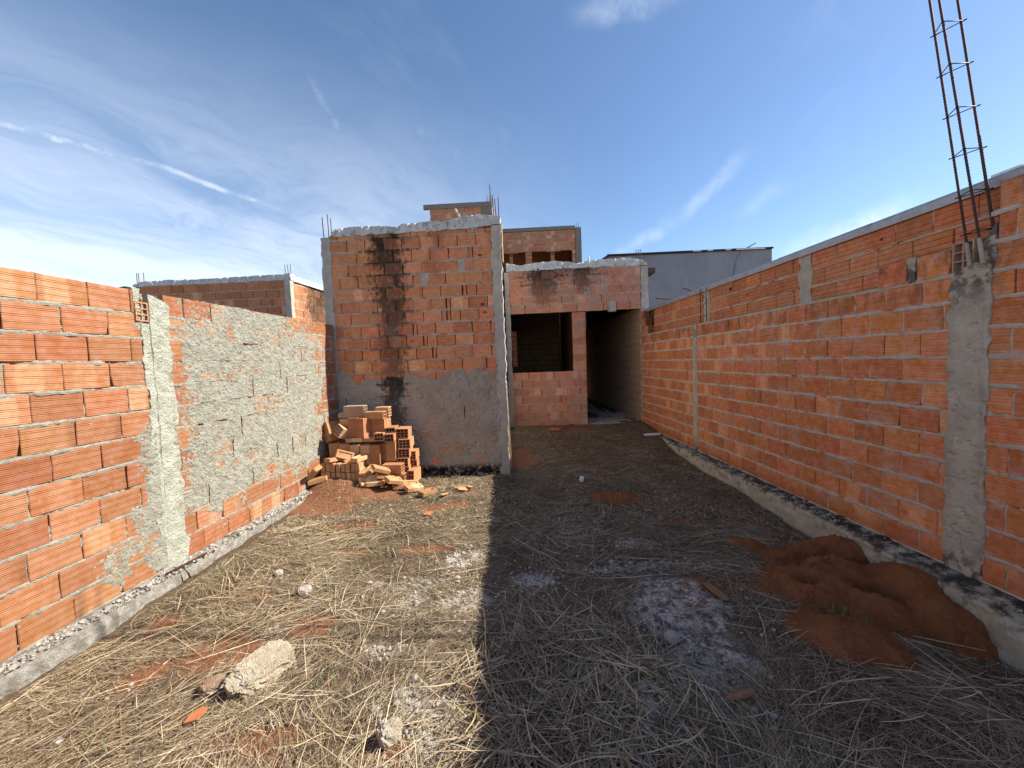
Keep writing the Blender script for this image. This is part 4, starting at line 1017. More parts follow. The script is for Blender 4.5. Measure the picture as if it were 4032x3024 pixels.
    part('crack', tubes('crack', [([(3.6, -.004, 5.55), (4.1, -.004, 5.35), (4.9, -.004, 5.3), (5.4, -.004, 5.45)], .022)], 4), M_roof, root, M)
    part('crack', tubes('crack', [([(2.0, -.004, 5.05), (2.8, -.004, 4.95), (3.6, -.004, 5.0), (4.5, -.004, 4.85)], .018)], 4), M_roof, root, M)
    part('cable', tubes('cable', [([(6.8, -.03, 7.4), (6.5, -.03, 6.9), (6.45, -.03, 6.4), (6.3, -.03, 6.0)], .009)], 5), M_roof, root, M)
    # further roof edge over the flashing
    M = frame((7.6, 13.0), (0.02, -1.0))
    root = thing('side_house', 'dark roof edge with a white end cap peeping over the flashing', 'house', M)
    part('wall', boxes('wall', [(-2.0, 6.9, .1, 4, 0, 4.30)]), M_grey, root, M)
    part('roof_edge', boxes('roof_edge', [(-2.0, 6.95, -.02, 4, 4.30, 4.42)]), M_roof, root, M)
    part('end_cap', boxes('end_cap', [(6.7, 7.05, -.05, .3, 4.425, 4.46)]), M_white, root, M)
build_far()

# ------------------------------------------------------------------ steel cage on the column
def build_cage():
    root = thing('rebar_cage', 'tall rusty three-bar steel cage rising from the concrete column of the shaded wall', 'rebar', loc=(3.29, 2.72, 2.34))
    M = Matrix.Identity(4)
    def pt(b, z):
        k = (z - 4.15)
        return {'l': (3.278 + .002 * k, 3.061 + .153 * k, z), 'm': (3.212 - .010 * k, 2.947 + .153 * k, z), 'r': (3.345 + .015 * k, 2.949 + .16 * k, z)}[b]
    for b, z0 in (('l', 2.40), ('m', 2.36), ('r', 2.45)):
        V = []; F = []
        zs = np.arange(z0, 5.4, 0.012)
        me = tubes('bar', [([pt(b, z) for z in zs], [.0085 if i % 2 else .0068 for i in range(len(zs))])], 7)
        part('bar', me, M_rust, root, M)
    q = lambda z: tuple(a + d for a, d in zip(pt('r', z), (-.012, -.012, 0)))
    part('splice_bar', tubes('splice_bar', [([q(z) for z in np.arange(2.5, 3.28, .012)], [.0092 if i % 2 else .0072 for i in range(66)][:len(np.arange(2.5, 3.28, .012))])], 7), M_rust, root, M)
    # cement clings to the lower ends
    for b in 'lm': part('mortar_coat', tubes('mortar_coat', [([pt(b, z) for z in (2.36, 2.42, 2.48, 2.54)], [.015, .0125, .013, .0105])], 8), M_mortar, root, M)
    for i, z in enumerate((2.60, 2.88, 3.18, 3.49, 3.82, 4.15, 4.48, 4.81)):
        c = [Vector(pt(b, z)) for b in 'lmr']; g = sum(c, Vector()) / 3
        ring = [p + (p - g).normalized() * .012 for p in c]
        pts = [ring[0], ring[1], ring[2], ring[0] + (ring[2] - ring[0]) * .02, ring[0] + (ring[2] - ring[0]) * .25 + Vector((0, 0, .004))]
        part('stirrup', tubes('stirrup', [([ring[0], ring[1]], .0035), ([ring[1], ring[2]], .0035), ([ring[2], ring[0]], .0035), ([ring[0] - (ring[2] - ring[0]) * .10, ring[0] + (ring[2] - ring[0]) * .25], .0045), ([ring[2], ring[2] + (ring[2] - ring[0]) * .12], .005)], 5), M_wire, root, M)
build_cage()

# ------------------------------------------------------------------ heap of loose blocks and bricks
def solid_mesh():
    """solid brick with a shallow frog in its top; x long, y wide, z thick, centred"""
    L, Wd, T = .25, .125, .062; f = .012
    rs = random.Random(4)
    bm = bmesh.new()
    bmesh.ops.create_cube(bm, size=1.0)
    for v in bm.verts: v.co = Vector((v.co.x * L, v.co.y * Wd, v.co.z * T))
    bmesh.ops.bevel(bm, geom=list(bm.edges), offset=.006, segments=1, affect='EDGES')
    top = max(bm.faces, key=lambda q: q.calc_center_median().z + (q.normal.z > .99))
    r = bmesh.ops.inset_region(bm, faces=[top], thickness=.030)
    r2 = bmesh.ops.inset_region(bm, faces=[top], thickness=.010, depth=-f)
    for v in bm.verts: v.co += Vector((rs.uniform(-.002, .002), rs.uniform(-.002, .002), rs.uniform(-.0015, .0015)))
    me = bpy.data.meshes.new('solid_brick'); bm.to_mesh(me); bm.free(); me.materials.append(M_solid); me.update()
    return me
SOLID = solid_mesh()
GP = 'loose blocks and bricks heaped in the corner'
def loose(c, w, h, L, nx, nz, rx, ry, rz, label, mat=None):
    me = hollow_mesh('hollow_block', w, h, L, nx, nz, mat or M_block)
    o = part('hollow_block', me, None, None, Matrix.Translation(c) @ Euler((R(rx), R(ry), R(rz))).to_matrix().to_4x4() @ Matrix.Translation((0, -L / 2, 0)))
    return tag(o, label, 'block', GP)
def solid(c, rx, ry, rz, label, edge=False):
    rot = Euler((R(rx), R(ry), R(rz))).to_matrix().to_4x4()
    if edge: rot = rot @ Matrix(((0, 0, 1, 0), (1, 0, 0, 0), (0, 1, 0, 0), (0, 0, 0, 1)))
    o = part('solid_brick', SOLID, None, None, Matrix.Translation(c) @ rot)
    return tag(o, label, 'brick', GP)

ORD = ('first', 'second', 'third', 'fourth', 'fifth', 'sixth', 'seventh', 'eighth')
def build_heap():
    U = [(-2.713, .551, 5.78, 'first'), (-2.555, .537, 5.76, 'second'), (-2.397, .518, 5.75, 'third'), (-2.237, .510, 5.74, 'fourth'), (-2.072, .509, 5.72, 'fifth')]
    for x, z, y, nth in U:
        loose((x, y + .095, z), .147, .19, .294, 3, 3, 90, random.uniform(-1, 1), random.uniform(-2, 2) - (5 if nth == 'fifth' else 0), f'hollow block standing on end, {nth} from the left in the middle row of the heap')
    loose((-1.849, 5.85, .544), .141, .19, .292, 3, 3, 90, 1, -3, 'hollow block standing on end alone between the upright row and the column of end-on blocks')
    loose((-1.965, 5.90, .52), .10, .19, .28, 2, 3, 90, 0, 0, 'hollow block standing in the dark gap right of the upright row')
    loose((-2.417, 5.895, .917), .143, .19, .292, 3, 3, 90, 0, 0, 'upright hollow block on the upper tier, mortar at its top left corner')
    loose((-2.262, 5.865, .908), .135, .19, .30, 3, 3, 90, 0, -24, 'upright hollow block on the upper tier turned so its bright white-washed side shows')
    loose((-2.593, 5.985, .90), .143, .19, .29, 3, 3, 90, 2, 0, 'upright hollow block at the left end of the upper tier, behind the tilted ones')
    loose((-2.120, 5.99, .89), .10, .19, .29, 2, 3, 90, 0, 0, 'narrow upright block in shade, second from the right on the upper tier')
    loose((-2.000, 5.96, .885), .131, .19, .28, 3, 3, 90, 0, -14, 'greyish upright hollow block at the right end of the upper tier')
    loose((-2.425, 5.96, 1.150), .14, .172, .312, 3, 3, 0, 1.0, -92, 'old block caked in grey mortar lying on top of the heap', M_oldblock)
    loose((-2.530, 5.99, 1.095), .14, .075, .30, 3, 1, 0, 0, -90, 'thin grey slab lying under the mortar-caked block', M_oldblock)
    loose((-2.100, 5.90, 1.088), .13, .108, .295, 2, 2, 0, 1, -97, 'ribbed hollow block lying flat on top, holes facing right')
    loose((-2.020, 6.03, 1.12), .13, .15, .20, 3, 3, 0, 0, -92, 'broken block behind the ribbed one at the top right of the heap')
    solid((-2.40, 5.83, .735), 0, 0, 4, 'solid brick lying flat under the upper tier, left of two')
    solid((-2.19, 5.84, .730), 0, 0, -5, 'solid brick lying flat under the upper tier, right of two')
    loose((-2.800, 5.93, .850), .14, .19, .30, 3, 3, 90, -19, -30, 'hollow block tilted against the left side of the heap by the roughcast wall')
    loose((-2.565, 5.83, .855), .155, .150, .25, 3, 3, -24, 28, -33, 'dark hollow block lying askew with its nine holes facing left')
    # column of end-on blocks at the right
    loose((-2.014, 5.85, .775), .140, .118, .26, 3, 2, 0, 0, 2, 'six-hole block end-on, left of the pair above the lone upright block')
    loose((-1.860, 5.83, .760), .143, .115, .26, 3, 2, 0, -1, 3, 'six-hole block end-on, right of the pair above the lone upright block')
    loose((-1.872, 5.95, .858), .138, .072, .26, 3, 1, 0, 0, 4, 'half block with three holes lying on the six-hole pair')
    loose((-1.700, 5.98, .795), .178, .143, .28, 3, 3, 0, 1, 3, 'nine-hole block on top of the right-hand column of end-on blocks')
    loose((-1.664, 5.94, .643), .173, .139, .28, 3, 3, 0, -1, 2, 'nine-hole block second from the top of the right-hand column')
    loose((-1.676, 5.92, .505), .168, .134, .28, 3, 3, 0, 1, 3, 'nine-hole block third from the top of the right-hand column')
    loose((-1.688, 5.90, .372), .160, .130, .28, 3, 3, 0, 0, 1, 'nine-hole block fourth from the top of the right-hand column')
    loose((-1.680, 5.88, .243), .160, .125, .28, 3, 3, 0, 0, 3, 'nine-hole block at the bottom of the right-hand column')
    loose((-1.60, 6.03, .44), .16, .13, .26, 3, 3, 0, 0, 0, 'hollow block mostly hidden behind the right-hand column')
    loose((-1.60, 6.04, .30), .16, .13, .26, 3, 3, 0, 0, 4, 'lowest hidden hollow block behind the right-hand column')
    loose((-1.800, 5.67, .318), .14, .128, .29, 3, 3, 0, 1.5, -96, 'long hollow block lying across the front right of the heap')
    loose((-1.730, 5.66, .190), .13, .100, .22, 3, 2, 0, 0, -95, 'short hollow block under the long one at the front right')
    loose((-1.535, 5.82, .165), .10, .19, .26, 2, 3, 0, 2, -10, 'narrow hollow block at the right foot of the heap')
    # solid bricks on edge in two layers
    for i in range(8):
        x = -2.761 + i * .0719; sag = .006 * math.sin(i * 1.1)
        lab = {0: 'leftmost solid brick on edge in the upper layer of the low stack', 7: 'last solid brick of the upper layer, its recessed face towards the sun'}.get(i, f'solid brick on edge, {ORD[i]} from the left in the upper layer of the low stack')
        solid((x, 5.50 + .125 + random.uniform(-.008, .008), .402 - i * .0028 + sag), random.uniform(-1.5, 1.5), random.uniform(-2, 2), random.uniform(-2, 2), lab, True)
        lab = {0: 'leftmost solid brick on edge in the bottom layer of the low stack', 7: 'rightmost solid brick of the bottom layer of the low stack'}.get(i, f'solid brick on edge, {ORD[i]} from the left in the bottom layer of the low stack')
        solid((x + .004 - i * .001, 5.50 + .125 + random.uniform(-.008, .008), .276 - i * .0036 + sag), random.uniform(-1.5, 1.5), random.uniform(-2, 2), random.uniform(-2, 2), lab, True)
    for c, r, lab in (((-2.62, 5.58, .505), (-6, 3, 62), 'solid brick lying flat at the left end on the low stack'),
                      ((-2.490, 5.63, .545), (70, 22, 30), 'solid brick tipped up on end on the low stack'),
                      ((-2.41, 5.68, .475), (0, -12, 40), 'solid brick lying behind on the low stack between two others'),
                      ((-2.265, 5.60, .497), (5, 0, 74), 'solid brick lying flat at the right end on the low stack'),
                      ((-2.80, 5.33, .385), (18, -38, -28), 'solid brick with its recess up leaning on the wall left of the low stack'),
                      ((-2.80, 5.42, .25), (0, -10, 20), 'shaded solid brick under the leaning one by the wall'),
                      ((-2.13, 5.56, .315), (0, -22, 62), 'solid brick sloping down right of the low stack'),
                      ((-1.925, 5.50, .350), (14, 24, 38), 'biggest-looking solid brick lying on a slant before the heap'),
                      ((-1.895, 5.55, .235), (0, 16, 30), 'solid brick under the slanting one before the heap'),
                      ((-1.735, 5.45, .200), (20, 18, 52), 'solid brick with recess up below the long hollow block'),
                      ((-2.10, 5.47, .20), (52, 0, 40), 'dark solid brick wedged at the foot right of the low stack'),
                      ((-2.00, 5.45, .17), (0, 0, 12), 'half-buried solid brick at the foot of the slanting one'),
                      ((-1.66, 5.55, .085), (4, 3, 24), 'first of four solid bricks strewn off the heap to the right'),
                      ((-1.55, 5.62, .075), (48, 10, 40), 'dark tilted solid brick among those strewn to the right'),
                      ((-1.455, 5.46, .075), (10, 6, 40), 'pale solid brick strewn right, next to the outermost one'),
                      ((-1.235, 5.32, .050), (4, 3, 52), 'outermost solid brick on the grass with its recess up')):
        x, y, z = c
        solid((x, y, z + float(heap_h(x, y)) * 0), *r, lab)
build_heap()

# ------------------------------------------------------------------ earth mounds
def soil_mat():
    m, t, b = new_mat('red_anthill_soil'); pos = t.n('ShaderNodeNewGeometry').outputs['Position']
    n1 = t.noise(pos, 6, 4, .6); n2 = t.noise(pos, 120, 3, .7); n3 = t.noise(pos, 75, 2, .5)
    c = t.mix(t.ramp(n1, .35, .65), (0.31, 0.105, 0.035), (0.40, 0.150, 0.054))
    c = t.mix(t.ramp(n2, .35, .7, 0, .6), c, (0.30, 0.11, 0.042))
    c = t.mix(t.ramp(n3, .765, .79), c, (0.55, 0.42, 0.33))
    t.l.new(c, b.inputs['Base Color']); t.l.new(t.bump(n2, .022, 1.0), b.inputs['Normal'])
    return m
M_soil = soil_mat()
def cone(x, y, cx, cy, rx, ry, h, cr=0.0, cd=0.0, rot=0.0, sharp=1.25):
    c, s = math.cos(rot), math.sin(rot); dx = (x - cx) * c + (y - cy) * s; dy = -(x - cx) * s + (y - cy) * c
    d = np.sqrt((dx / rx) ** 2 + (dy / ry) ** 2)
    v = h * (np.clip(1 - d, -.4, 1) * sharp); v = np.minimum(v, h * (1 - .25 * d ** 2))
    if cr: v = v - cd * np.exp(-(d * (rx / cr)) ** 2)
    return v
def smax(a, b, k=0.03):
    h = np.clip(.5 + .5 * (a - b) / k, 0, 1); return b * (1 - h) + a * h + k * h * (1 - h)
BIG = [(2.30, 2.90, .42, .36, .15), (2.66, 3.14, .36, .30, .16), (2.52, 2.70, .34, .26, .11), (3.02, 2.88, .34, .42, .22), (2.92, 2.66, .24, .32, .16), (3.00, 2.56, .18, .20, .10),
       (2.98, 3.50, .34, .28, .17), (2.70, 3.48, .36, .17, .11), (2.42, 3.40, .24, .16, .075), (2.18, 3.60, .20, .12, .06), (1.97, 2.84, .22, .13, .035)]
def h_big(x, y):
    v = np.full_like(x, -.05)
    for p in BIG: v = smax(v, cone(x, y, *p[:5]))
    for (cx, cy, rx, ry, dp) in ((2.24, 2.90, .105, .085, .13), (2.60, 3.13, .06, .05, .07), (2.68, 2.80, .16, .10, .06), (2.17, 3.16, .07, .05, .04), (2.80, 3.50, .07, .05, .05)):
        d = np.sqrt(((x - cx) / rx) ** 2 + ((y - cy) / ry) ** 2); v = v - dp * np.exp(-d ** 2 * 1.3) + .018 * np.exp(-((d - 1.6) / .45) ** 2)
    return v + (fbm(x * 9, y * 9, 3, 301) - .5) * .016
def h_front(x, y):
    v = cone(x, y, 2.06, 2.37, .33, .28, .150, .10, .03, -.5)
    v = smax(v, cone(x, y, 2.16, 2.25, .20, .16, .085), .03)
    v = v - .06 * np.exp(-(((x - 2.07) / .10) ** 2 + ((y - 2.48) / .05) ** 2))
    return v + (fbm(x * 9, y * 9, 3, 302) - .5) * .014
def h_far(x, y):
    return cone(x, y, 1.28, 4.95, .33, .22, .085, .10, .06) + (fbm(x * 9, y * 9, 3, 303) - .5) * .02
MOUNDS = [(h_big, (1.6, 3.3, 1.9, 3.8), 'large red anthill mound with craters heaped along the footing of the shaded wall', 'soil mound'),
          (h_front, (1.6, 2.5, 1.8, 2.7), 'small oval red anthill mound in front of the large cratered one', 'soil mound'),
          (h_far, (.8, 1.8, 4.6, 5.3), 'lone flat red anthill ring further off in the shaded grass', 'soil mound')]
for fn, (x0, x1, y0, y1), lab, cat in MOUNDS:
    xs = np.arange(x0, x1, .009); ys = np.arange(y0, y1, .009); X, Y = np.meshgrid(xs, ys, indexing='ij')
    h = fn(X, Y) * .84; h = h + (vnoise(X * 90, Y * 90, 330) - .5) * .007 + (vnoise(X * 45, Y * 45, 331) - .5) * .009 + (fbm(X * 18, Y * 18, 3, 332) - .5) * .022 + .012 * sstep(.66, .8, vnoise(X * 38, Y * 38, 333))
    ok = h > -.004; mk = ok[:-1, :-1] | ok[1:, :-1] | ok[1:, 1:] | ok[:-1, 1:]
    V = np.stack([X, Y, ground_h(X, Y) * (1 - .6 * np.clip(h / .06, 0, 1)) + np.maximum(h, -.02)], -1).reshape(-1, 3)
    v, f = compact(V, grid_faces(len(xs), len(ys), mk))
    tag(part('soil_mound', mesh_np('soil_mound', v, f, True), M_soil, None), lab, cat, 'red anthill mounds')
def mound_h(x, y): return np.maximum.reduce([h_big(x, y), h_front(x, y), h_far(x, y)])

# ------------------------------------------------------------------ rubble and small finds
def lump(name, size, seed, mat, res=22, rough=.18, boxy=.65):
    th, ph = np.meshgrid(np.linspace(0, math.pi, res), np.linspace(0, 2 * math.pi, res * 2), indexing='ij')
    d = np.stack([np.sin(th) * np.cos(ph), np.sin(th) * np.sin(ph), np.cos(th)], -1)
    p = np.sign(d) * np.abs(d) ** boxy
    n = fbm(d[..., 0] * 2.2 + d[..., 2] * 1.7 + 5, d[..., 1] * 2.2 - d[..., 2] * 1.3 + 5, 4, seed, .6)
    n2 = vnoise(d[..., 0] * 11 + d[..., 2] * 7 + 30, d[..., 1] * 11 - d[..., 2] * 5 + 30, seed + 4)
    n3 = vnoise(d[..., 0] * 26 + d[..., 2] * 17 + 60, d[..., 1] * 26 - d[..., 2] * 13 + 60, seed + 6)
    p = p * (1 + (n - .5) * 2 * rough + (n2 - .5) * rough * .7 + (n3 - .5) * rough * .5)[..., None] * np.array(size) / 2
    p[:, -1] = p[:, 0]
    return part(name, mesh_np(name, p.reshape(-1, 3), grid_faces(res, res * 2), False), mat, None)
M_rubble = cement_mat('pebbly_rubble', base=(0.62, 0.50, 0.34), dark=(0.28, 0.20, 0.13), light=(0.78, 0.70, 0.54), scale=2.4, bump=.03)
M_rubred = cement_mat('reddish_rubble', base=(0.40, 0.24, 0.15), dark=(0.22, 0.12, 0.07), light=(0.56, 0.42, 0.31), scale=2.4, bump=.03)
M_shard = plain('clay_shard', (0.45, 0.17, 0.07), .9, 0, .5, 25, (.32, .10, .04), .002)
M_yshard = plain('pale_clay_shard', (0.56, 0.34, 0.16), .9, 0, .5, 25, (.42, .22, .10), .002)
M_chip = plain('wood_chip', (0.30, 0.17, 0.09), .9, 0, .7, 20, (.16, .09, .05), .003, (.5, 4, 4))
M_stone = cement_mat('pale_stone', base=(0.40, 0.36, 0.30), dark=(.20, .17, .14), light=(.56, .51, .44), scale=2.5, bump=.01)
def put(o, x, y, dz, rot, lab, cat, group=None):
    o.matrix_world = Matrix.Translation((x, y, float(ground_h(x, y)) + dz)) @ Euler([R(a) for a in rot]).to_matrix().to_4x4()
    return tag(o, lab, cat, group)
put(lump('concrete_chunk', (.33, .20, .10), 3, M_rubble, 64, .24, .5), -1.555, 2.215, .06, (10, -7, 58), 'elongated pebbly concrete chunk lying in the sunlit straw', 'rubble')
put(lump('concrete_chunk', (.15, .11, .07), 8, M_rubred, 30, .22), -1.765, 2.13, .03, (0, 5, 25), 'small reddish concrete lump touching the elongated chunk', 'rubble')
put(lump('stone', (.11, .09, .09), 12, M_rubble, 24, .25), -.66, 1.79, .04, (0, 0, 30), 'tan rough stone near the shadow edge among ash', 'stone')
put(lump('stone', (.12, .15, .08), 15, M_stone, 22, .22), .62, 1.86, .02, (0, 0, 30), 'larger pale stone in the shaded ash patch', 'stone')
put(lump('stone', (.06, .045, .045), 16, M_stone, 16, .2), .64, 1.99, .03, (0, 0, 30), 'small bright stone just beyond the larger one in the shaded ash', 'stone')
put(lump('stone', (.09, .07, .06), 18, M_stone, 18, .2), .95, 2.36, .03, (0, 0, 10), 'round pale stone right of the dark straw tangle', 'stone')
put(lump('stone', (.09, .08, .06), 19, M_stone, 18, .2), -1.74, 3.05, .03, (0, 0, 10), 'small white stone on the sunlit straw before the roughcast', 'stone')
put(lump('stone', (.07, .05, .05), 21, M_stone, 18, .2), -2.14, 3.36, .02, (0, 0, 40), 'small white stone near the sunlit footing', 'stone')
def shard(name, pts, th, mat):
    V = [(x, y, 0) for x, y in pts] + [(x, y, th) for x, y in pts]; n = len(pts)
    me = bpy.data.meshes.new(name); me.from_pydata(V, [], [tuple(range(n - 1, -1, -1)), tuple(range(n, 2 * n))] + [(i, (i + 1) % n, n + (i + 1) % n, n + i) for i in range(n)]); me.update()
    return part(name, me, mat, None)
put(shard('clay_shard', [(-.045, -.02), (.015, -.035), (.05, .01), (.03, .035), (-.02, .025)], .012, M_shard), -1.72, 1.93, .03, (8, -6, 30), 'flat orange clay shard near the bottom edge straw', 'shard')
put(shard('clay_shard', [(-.05, -.03), (.04, -.04), (.06, .02), (-.02, .05)], .012, M_shard), -1.07, 4.57, .03, (10, 0, 10), 'small orange clay shard alone on the sunlit grass', 'shard')
put(shard('clay_shard', [(-.15, -.06), (.12, -.10), (.16, .04), (-.05, .09)], .03, M_shard), .93, 8.9, .03, (6, 3, -10), 'broken orange tile piece before the porch window', 'shard')
for i, (x, y, a, lab) in enumerate(((-.74, 5.40, 20, 'palest of the broken clay splinters on the grass before the house'), (-.98, 5.22, 70, 'long clay splinter on the grass between bricks and the splinter heap'), (-.66, 5.47, 110, 'clay splinter nearest the stained facade'), (-.80, 5.47, 150, 'clay splinter on the left rim of the splinter heap'))):
    put(shard('clay_shard', [(-.09, -.02), (.03, -.045), (.10, .01), (.02, .04), (-.06, .03)], .012, M_yshard), x, y, .035, (12 * (-1) ** i, 8, a), lab, 'shard', 'clay splinters on the grass')
put(lump('wood_chip', (.22, .055, .03), 25, M_chip, 18, .2), 1.47, 2.82, .04, (5, 0, 105), 'brown wood chip lying in the shaded ash', 'wood chip')
put(lump('wood_chip', (.15, .04, .02), 26, M_chip, 18, .2), 1.13, 1.93, .04, (0, -6, 8), 'short reddish wood chip in the shaded straw near the frame bottom', 'wood chip')
put(lump('lime_stick', (.34, .06, .05), 27, M_white, 18, .12, .5), 2.94, 8.2, .05, (0, 0, 3), 'white stick-like lump lying before the footing near the porch', 'stick')
put(lump('plant_stump', (.05, .05, .20), 28, M_chip, 18, .2), 1.24, 5.86, .08, (0, 8, 0), 'small cut woody stump in the shaded grass', 'stump')
put(lump('lime_lump', (.06, .06, .09), 29, M_white, 16, .25), .97, 5.62, .04, (0, 10, 0), 'tiny white lump left of the woody stump', 'stone')
# board leaning on the corner of the house
o = part('plank', boxes('plank', [(-.015, .015, -.05, .05, 0, 1.42)]), M_wood, None, Matrix.Translation((-.065, 6.36, .06)) @ Matrix.Rotation(R(-1.2), 4, 'Y'))
tag(o, 'narrow pale wooden plank standing against the sunlit corner of the house', 'plank')
o = part('batten', tubes('batten', [([(-.25, 10.2, 3.05), (.12, 10.9, 1.95)], .018)], 5), M_wood, None); tag(o, 'thin wooden batten leaning inside the porch window', 'batten')

def gravel(name, n_max, spots, lab):
    rs = np.random.RandomState(5); V = []; F = []; base = 0
    ico = [(0, 0, 1), (.89, 0, .45), (.28, .85, .45), (-.72, .53, .45), (-.72, -.53, .45), (.28, -.85, .45), (.72, .53, -.45), (-.28, .85, -.45), (-.89, 0, -.45), (-.28, -.85, -.45), (.72, -.53, -.45), (0, 0, -1)]
    tri = [(0, 1, 2), (0, 2, 3), (0, 3, 4), (0, 4, 5), (0, 5, 1), (1, 6, 2), (2, 7, 3), (3, 8, 4), (4, 9, 5), (5, 10, 1), (6, 7, 2), (7, 8, 3), (8, 9, 4), (9, 10, 5), (10, 6, 1), (6, 11, 7), (7, 11, 8), (8, 11, 9), (9, 11, 10), (10, 11, 6)]
    ico = np.array(ico); tri = np.array(tri); n = 0
    while n < n_max:
        x, y, zz = spots(rs, n)
        s = .004 + .010 * rs.rand() ** 3 + (.012 if rs.rand() < .03 else 0)
        if mound_h(np.array([x]), np.array([y]))[0] > .01: n += 1; continue
        v = ico * s * (.7 + .6 * rs.rand(12, 1)) * np.array([1, 1, .7]) + np.array([x, y, (float(ground_h(x, y)) if zz is None else zz) + s * .4])
        V.append(v); F.append(tri + base); base += 12; n += 1
    o = part(name, mesh_np(name, np.concatenate(V), np.concatenate(F)), M_stone, None, kind='stuff')
    tag(o, lab, 'gravel')
def on_ash(rs, n):
    cx, cy, rx, ry, _ = ASH[rs.randint(len(ASH))]
    if n % 6 == 0: return rs.uniform(-2.6, 2.6), 1.5 + rs.rand() ** 2 * 5, None
    return cx + rs.randn() * rx * .8, cy + rs.randn() * ry * .9, None
def on_left(rs, n):
    y = 1.5 + 4.2 * rs.rand() ** 1.2; return -3.26 + .063 * y + .015 + .11 * rs.rand() ** 1.3, y, .128 + rs.uniform(-.012, .006)
def on_right(rs, n):
    y = 1.7 + 5.5 * rs.rand() ** 1.3; return 3.325 - .014 * y - .02 - .16 * rs.rand() ** 1.2, y, .122 + rs.uniform(-.012, .006)
gravel('gravel', 3600, on_ash, 'scattered pale lime crumbs and pebbles on ash patches of the yard')
gravel('rubble_crumbs', 2200, on_left, 'mortar crumbs fallen on the ledge of the sunlit footing')
gravel('rubble_crumbs', 1100, on_right, 'pale mortar crumbs fallen on the mouldy ledge of the shaded footing')

# ------------------------------------------------------------------ dry straw
def straw(name, n, lens, wid, region, seed, lab, lift=.02, tilt=.16, tangle=False, colour=0.0, green=0.0, curve=.25, dens=None, segs=3):
    rs = np.random.RandomState(seed); x0, x1, y0, y1 = region
    X = np.zeros(0); Y = np.zeros(0)
    while len(X) < n:
        x = rs.uniform(x0, x1, n); y = y0 + (y1 - y0) * rs.rand(n) ** 1.25
        r, a, b = masks(x, y)
        d = (1 - .85 * r) * (1 - .68 * a) * (1 - .65 * b) * (.14 + 1.3 * sstep(.34, .60, fbm(x * 2.3, y * 2.3, 4, seed + 3)))
        d = d * (mound_h(x, y) < .012) * ~((x < .02) & (y > 6.16)) * (x > -3.06 + .06 * y) * (x < 3.06)
        d = d * ~((x > -2.85) & (x < -1.60) & (y > 5.48))
        if dens is not None: d = d * dens(x, y)
        else: d = d * (1 - .55 * blob(x, y, 0.25, 1.95, 0.80, 0.60, 55, .45))
        k = rs.rand(n) < d; X = np.concatenate([X, x[k]]); Y = np.concatenate([Y, y[k]])
    x = X[:n]; y = Y[:n]
    L = (lens[0] + (lens[1] - lens[0]) * rs.rand(n) ** 2.0) * (1 - .5 * sstep(2.8, 5.0, y))
    if tangle: th = rs.uniform(0, 2 * np.pi, n)
    else: th = np.radians(28) + (fbm(x * .9, y * .9, 3, seed + 7) - .5) * 5.0 + rs.randn(n) * .65
    c1 = rs.randn(n) * curve; c2 = rs.randn(n) * curve
    z0 = rs.rand(n) ** 1.5 * lift; tl = rs.randn(n) * tilt
    t = np.linspace(-.5, .5, segs + 1)
    P = np.zeros((n, segs + 1, 3)); ang = th[:, None] + c1[:, None] * t[None] * 2 + c2[:, None] * (t[None] ** 2) * 2
    ds = L[:, None] / segs
    P[:, :, 0] = x[:, None] + np.cumsum(np.cos(ang) * ds, 1) - .5 * L[:, None] * np.cos(th)[:, None]
    P[:, :, 1] = y[:, None] + np.cumsum(np.sin(ang) * ds, 1) - .5 * L[:, None] * np.sin(th)[:, None]
    gz = ground_h(P[:, :, 0], P[:, :, 1])
    P[:, :, 2] = np.maximum(gz + .002, gz * .35 + gz.mean(1)[:, None] * .65 + z0[:, None] + np.sin(tl)[:, None] * t[None] * L[:, None])
    # ribbons keep out of the walls
    lim = -3.03 + .06 * P[:, :, 1]; P[:, :, 0] = np.clip(P[:, :, 0], lim, 3.10)
    roll = rs.uniform(-.7, .7, n); w = wid[0] + (wid[1] - wid[0]) * rs.rand(n)
    tap = 1 - .55 * np.abs(t * 2)[None] ** 2
    sx = -np.sin(ang) * np.cos(roll)[:, None]; sy = np.cos(ang) * np.cos(roll)[:, None]; sz = np.sin(roll)[:, None] * np.ones_like(sx)
    S = np.stack([sx, sy, sz], -1) * (w[:, None] * tap)[..., None] * .5
    V = np.stack([P - S, P + S], 2).reshape(-1, 3)
    m = (segs + 1) * 2; i = np.arange(n)[:, None] * m; q = np.arange(segs)[None] * 2
    F = np.stack([i + q, i + q + 1, i + q + 3, i + q + 2], -1).reshape(-1, 4)
    u = np.clip(rs.rand(n) * .9 + colour + (fbm(x * 1.7, y * 1.7, 3, seed + 11) - .5) * .5, 0, 1); g = (rs.rand(n) < green) * rs.rand(n) * sstep(2.6, 3.6, y) * sstep(.45, .6, fbm(x * 1.9, y * 1.9, 2, seed + 13))
    C = np.repeat(np.stack([u, g, rs.rand(n), np.ones(n)], -1), m, 0)
    o = part(name, mesh_np(name, V, F, False, {'tint': C}), M_straw, None, kind='stuff'); tag(o, lab, 'straw')
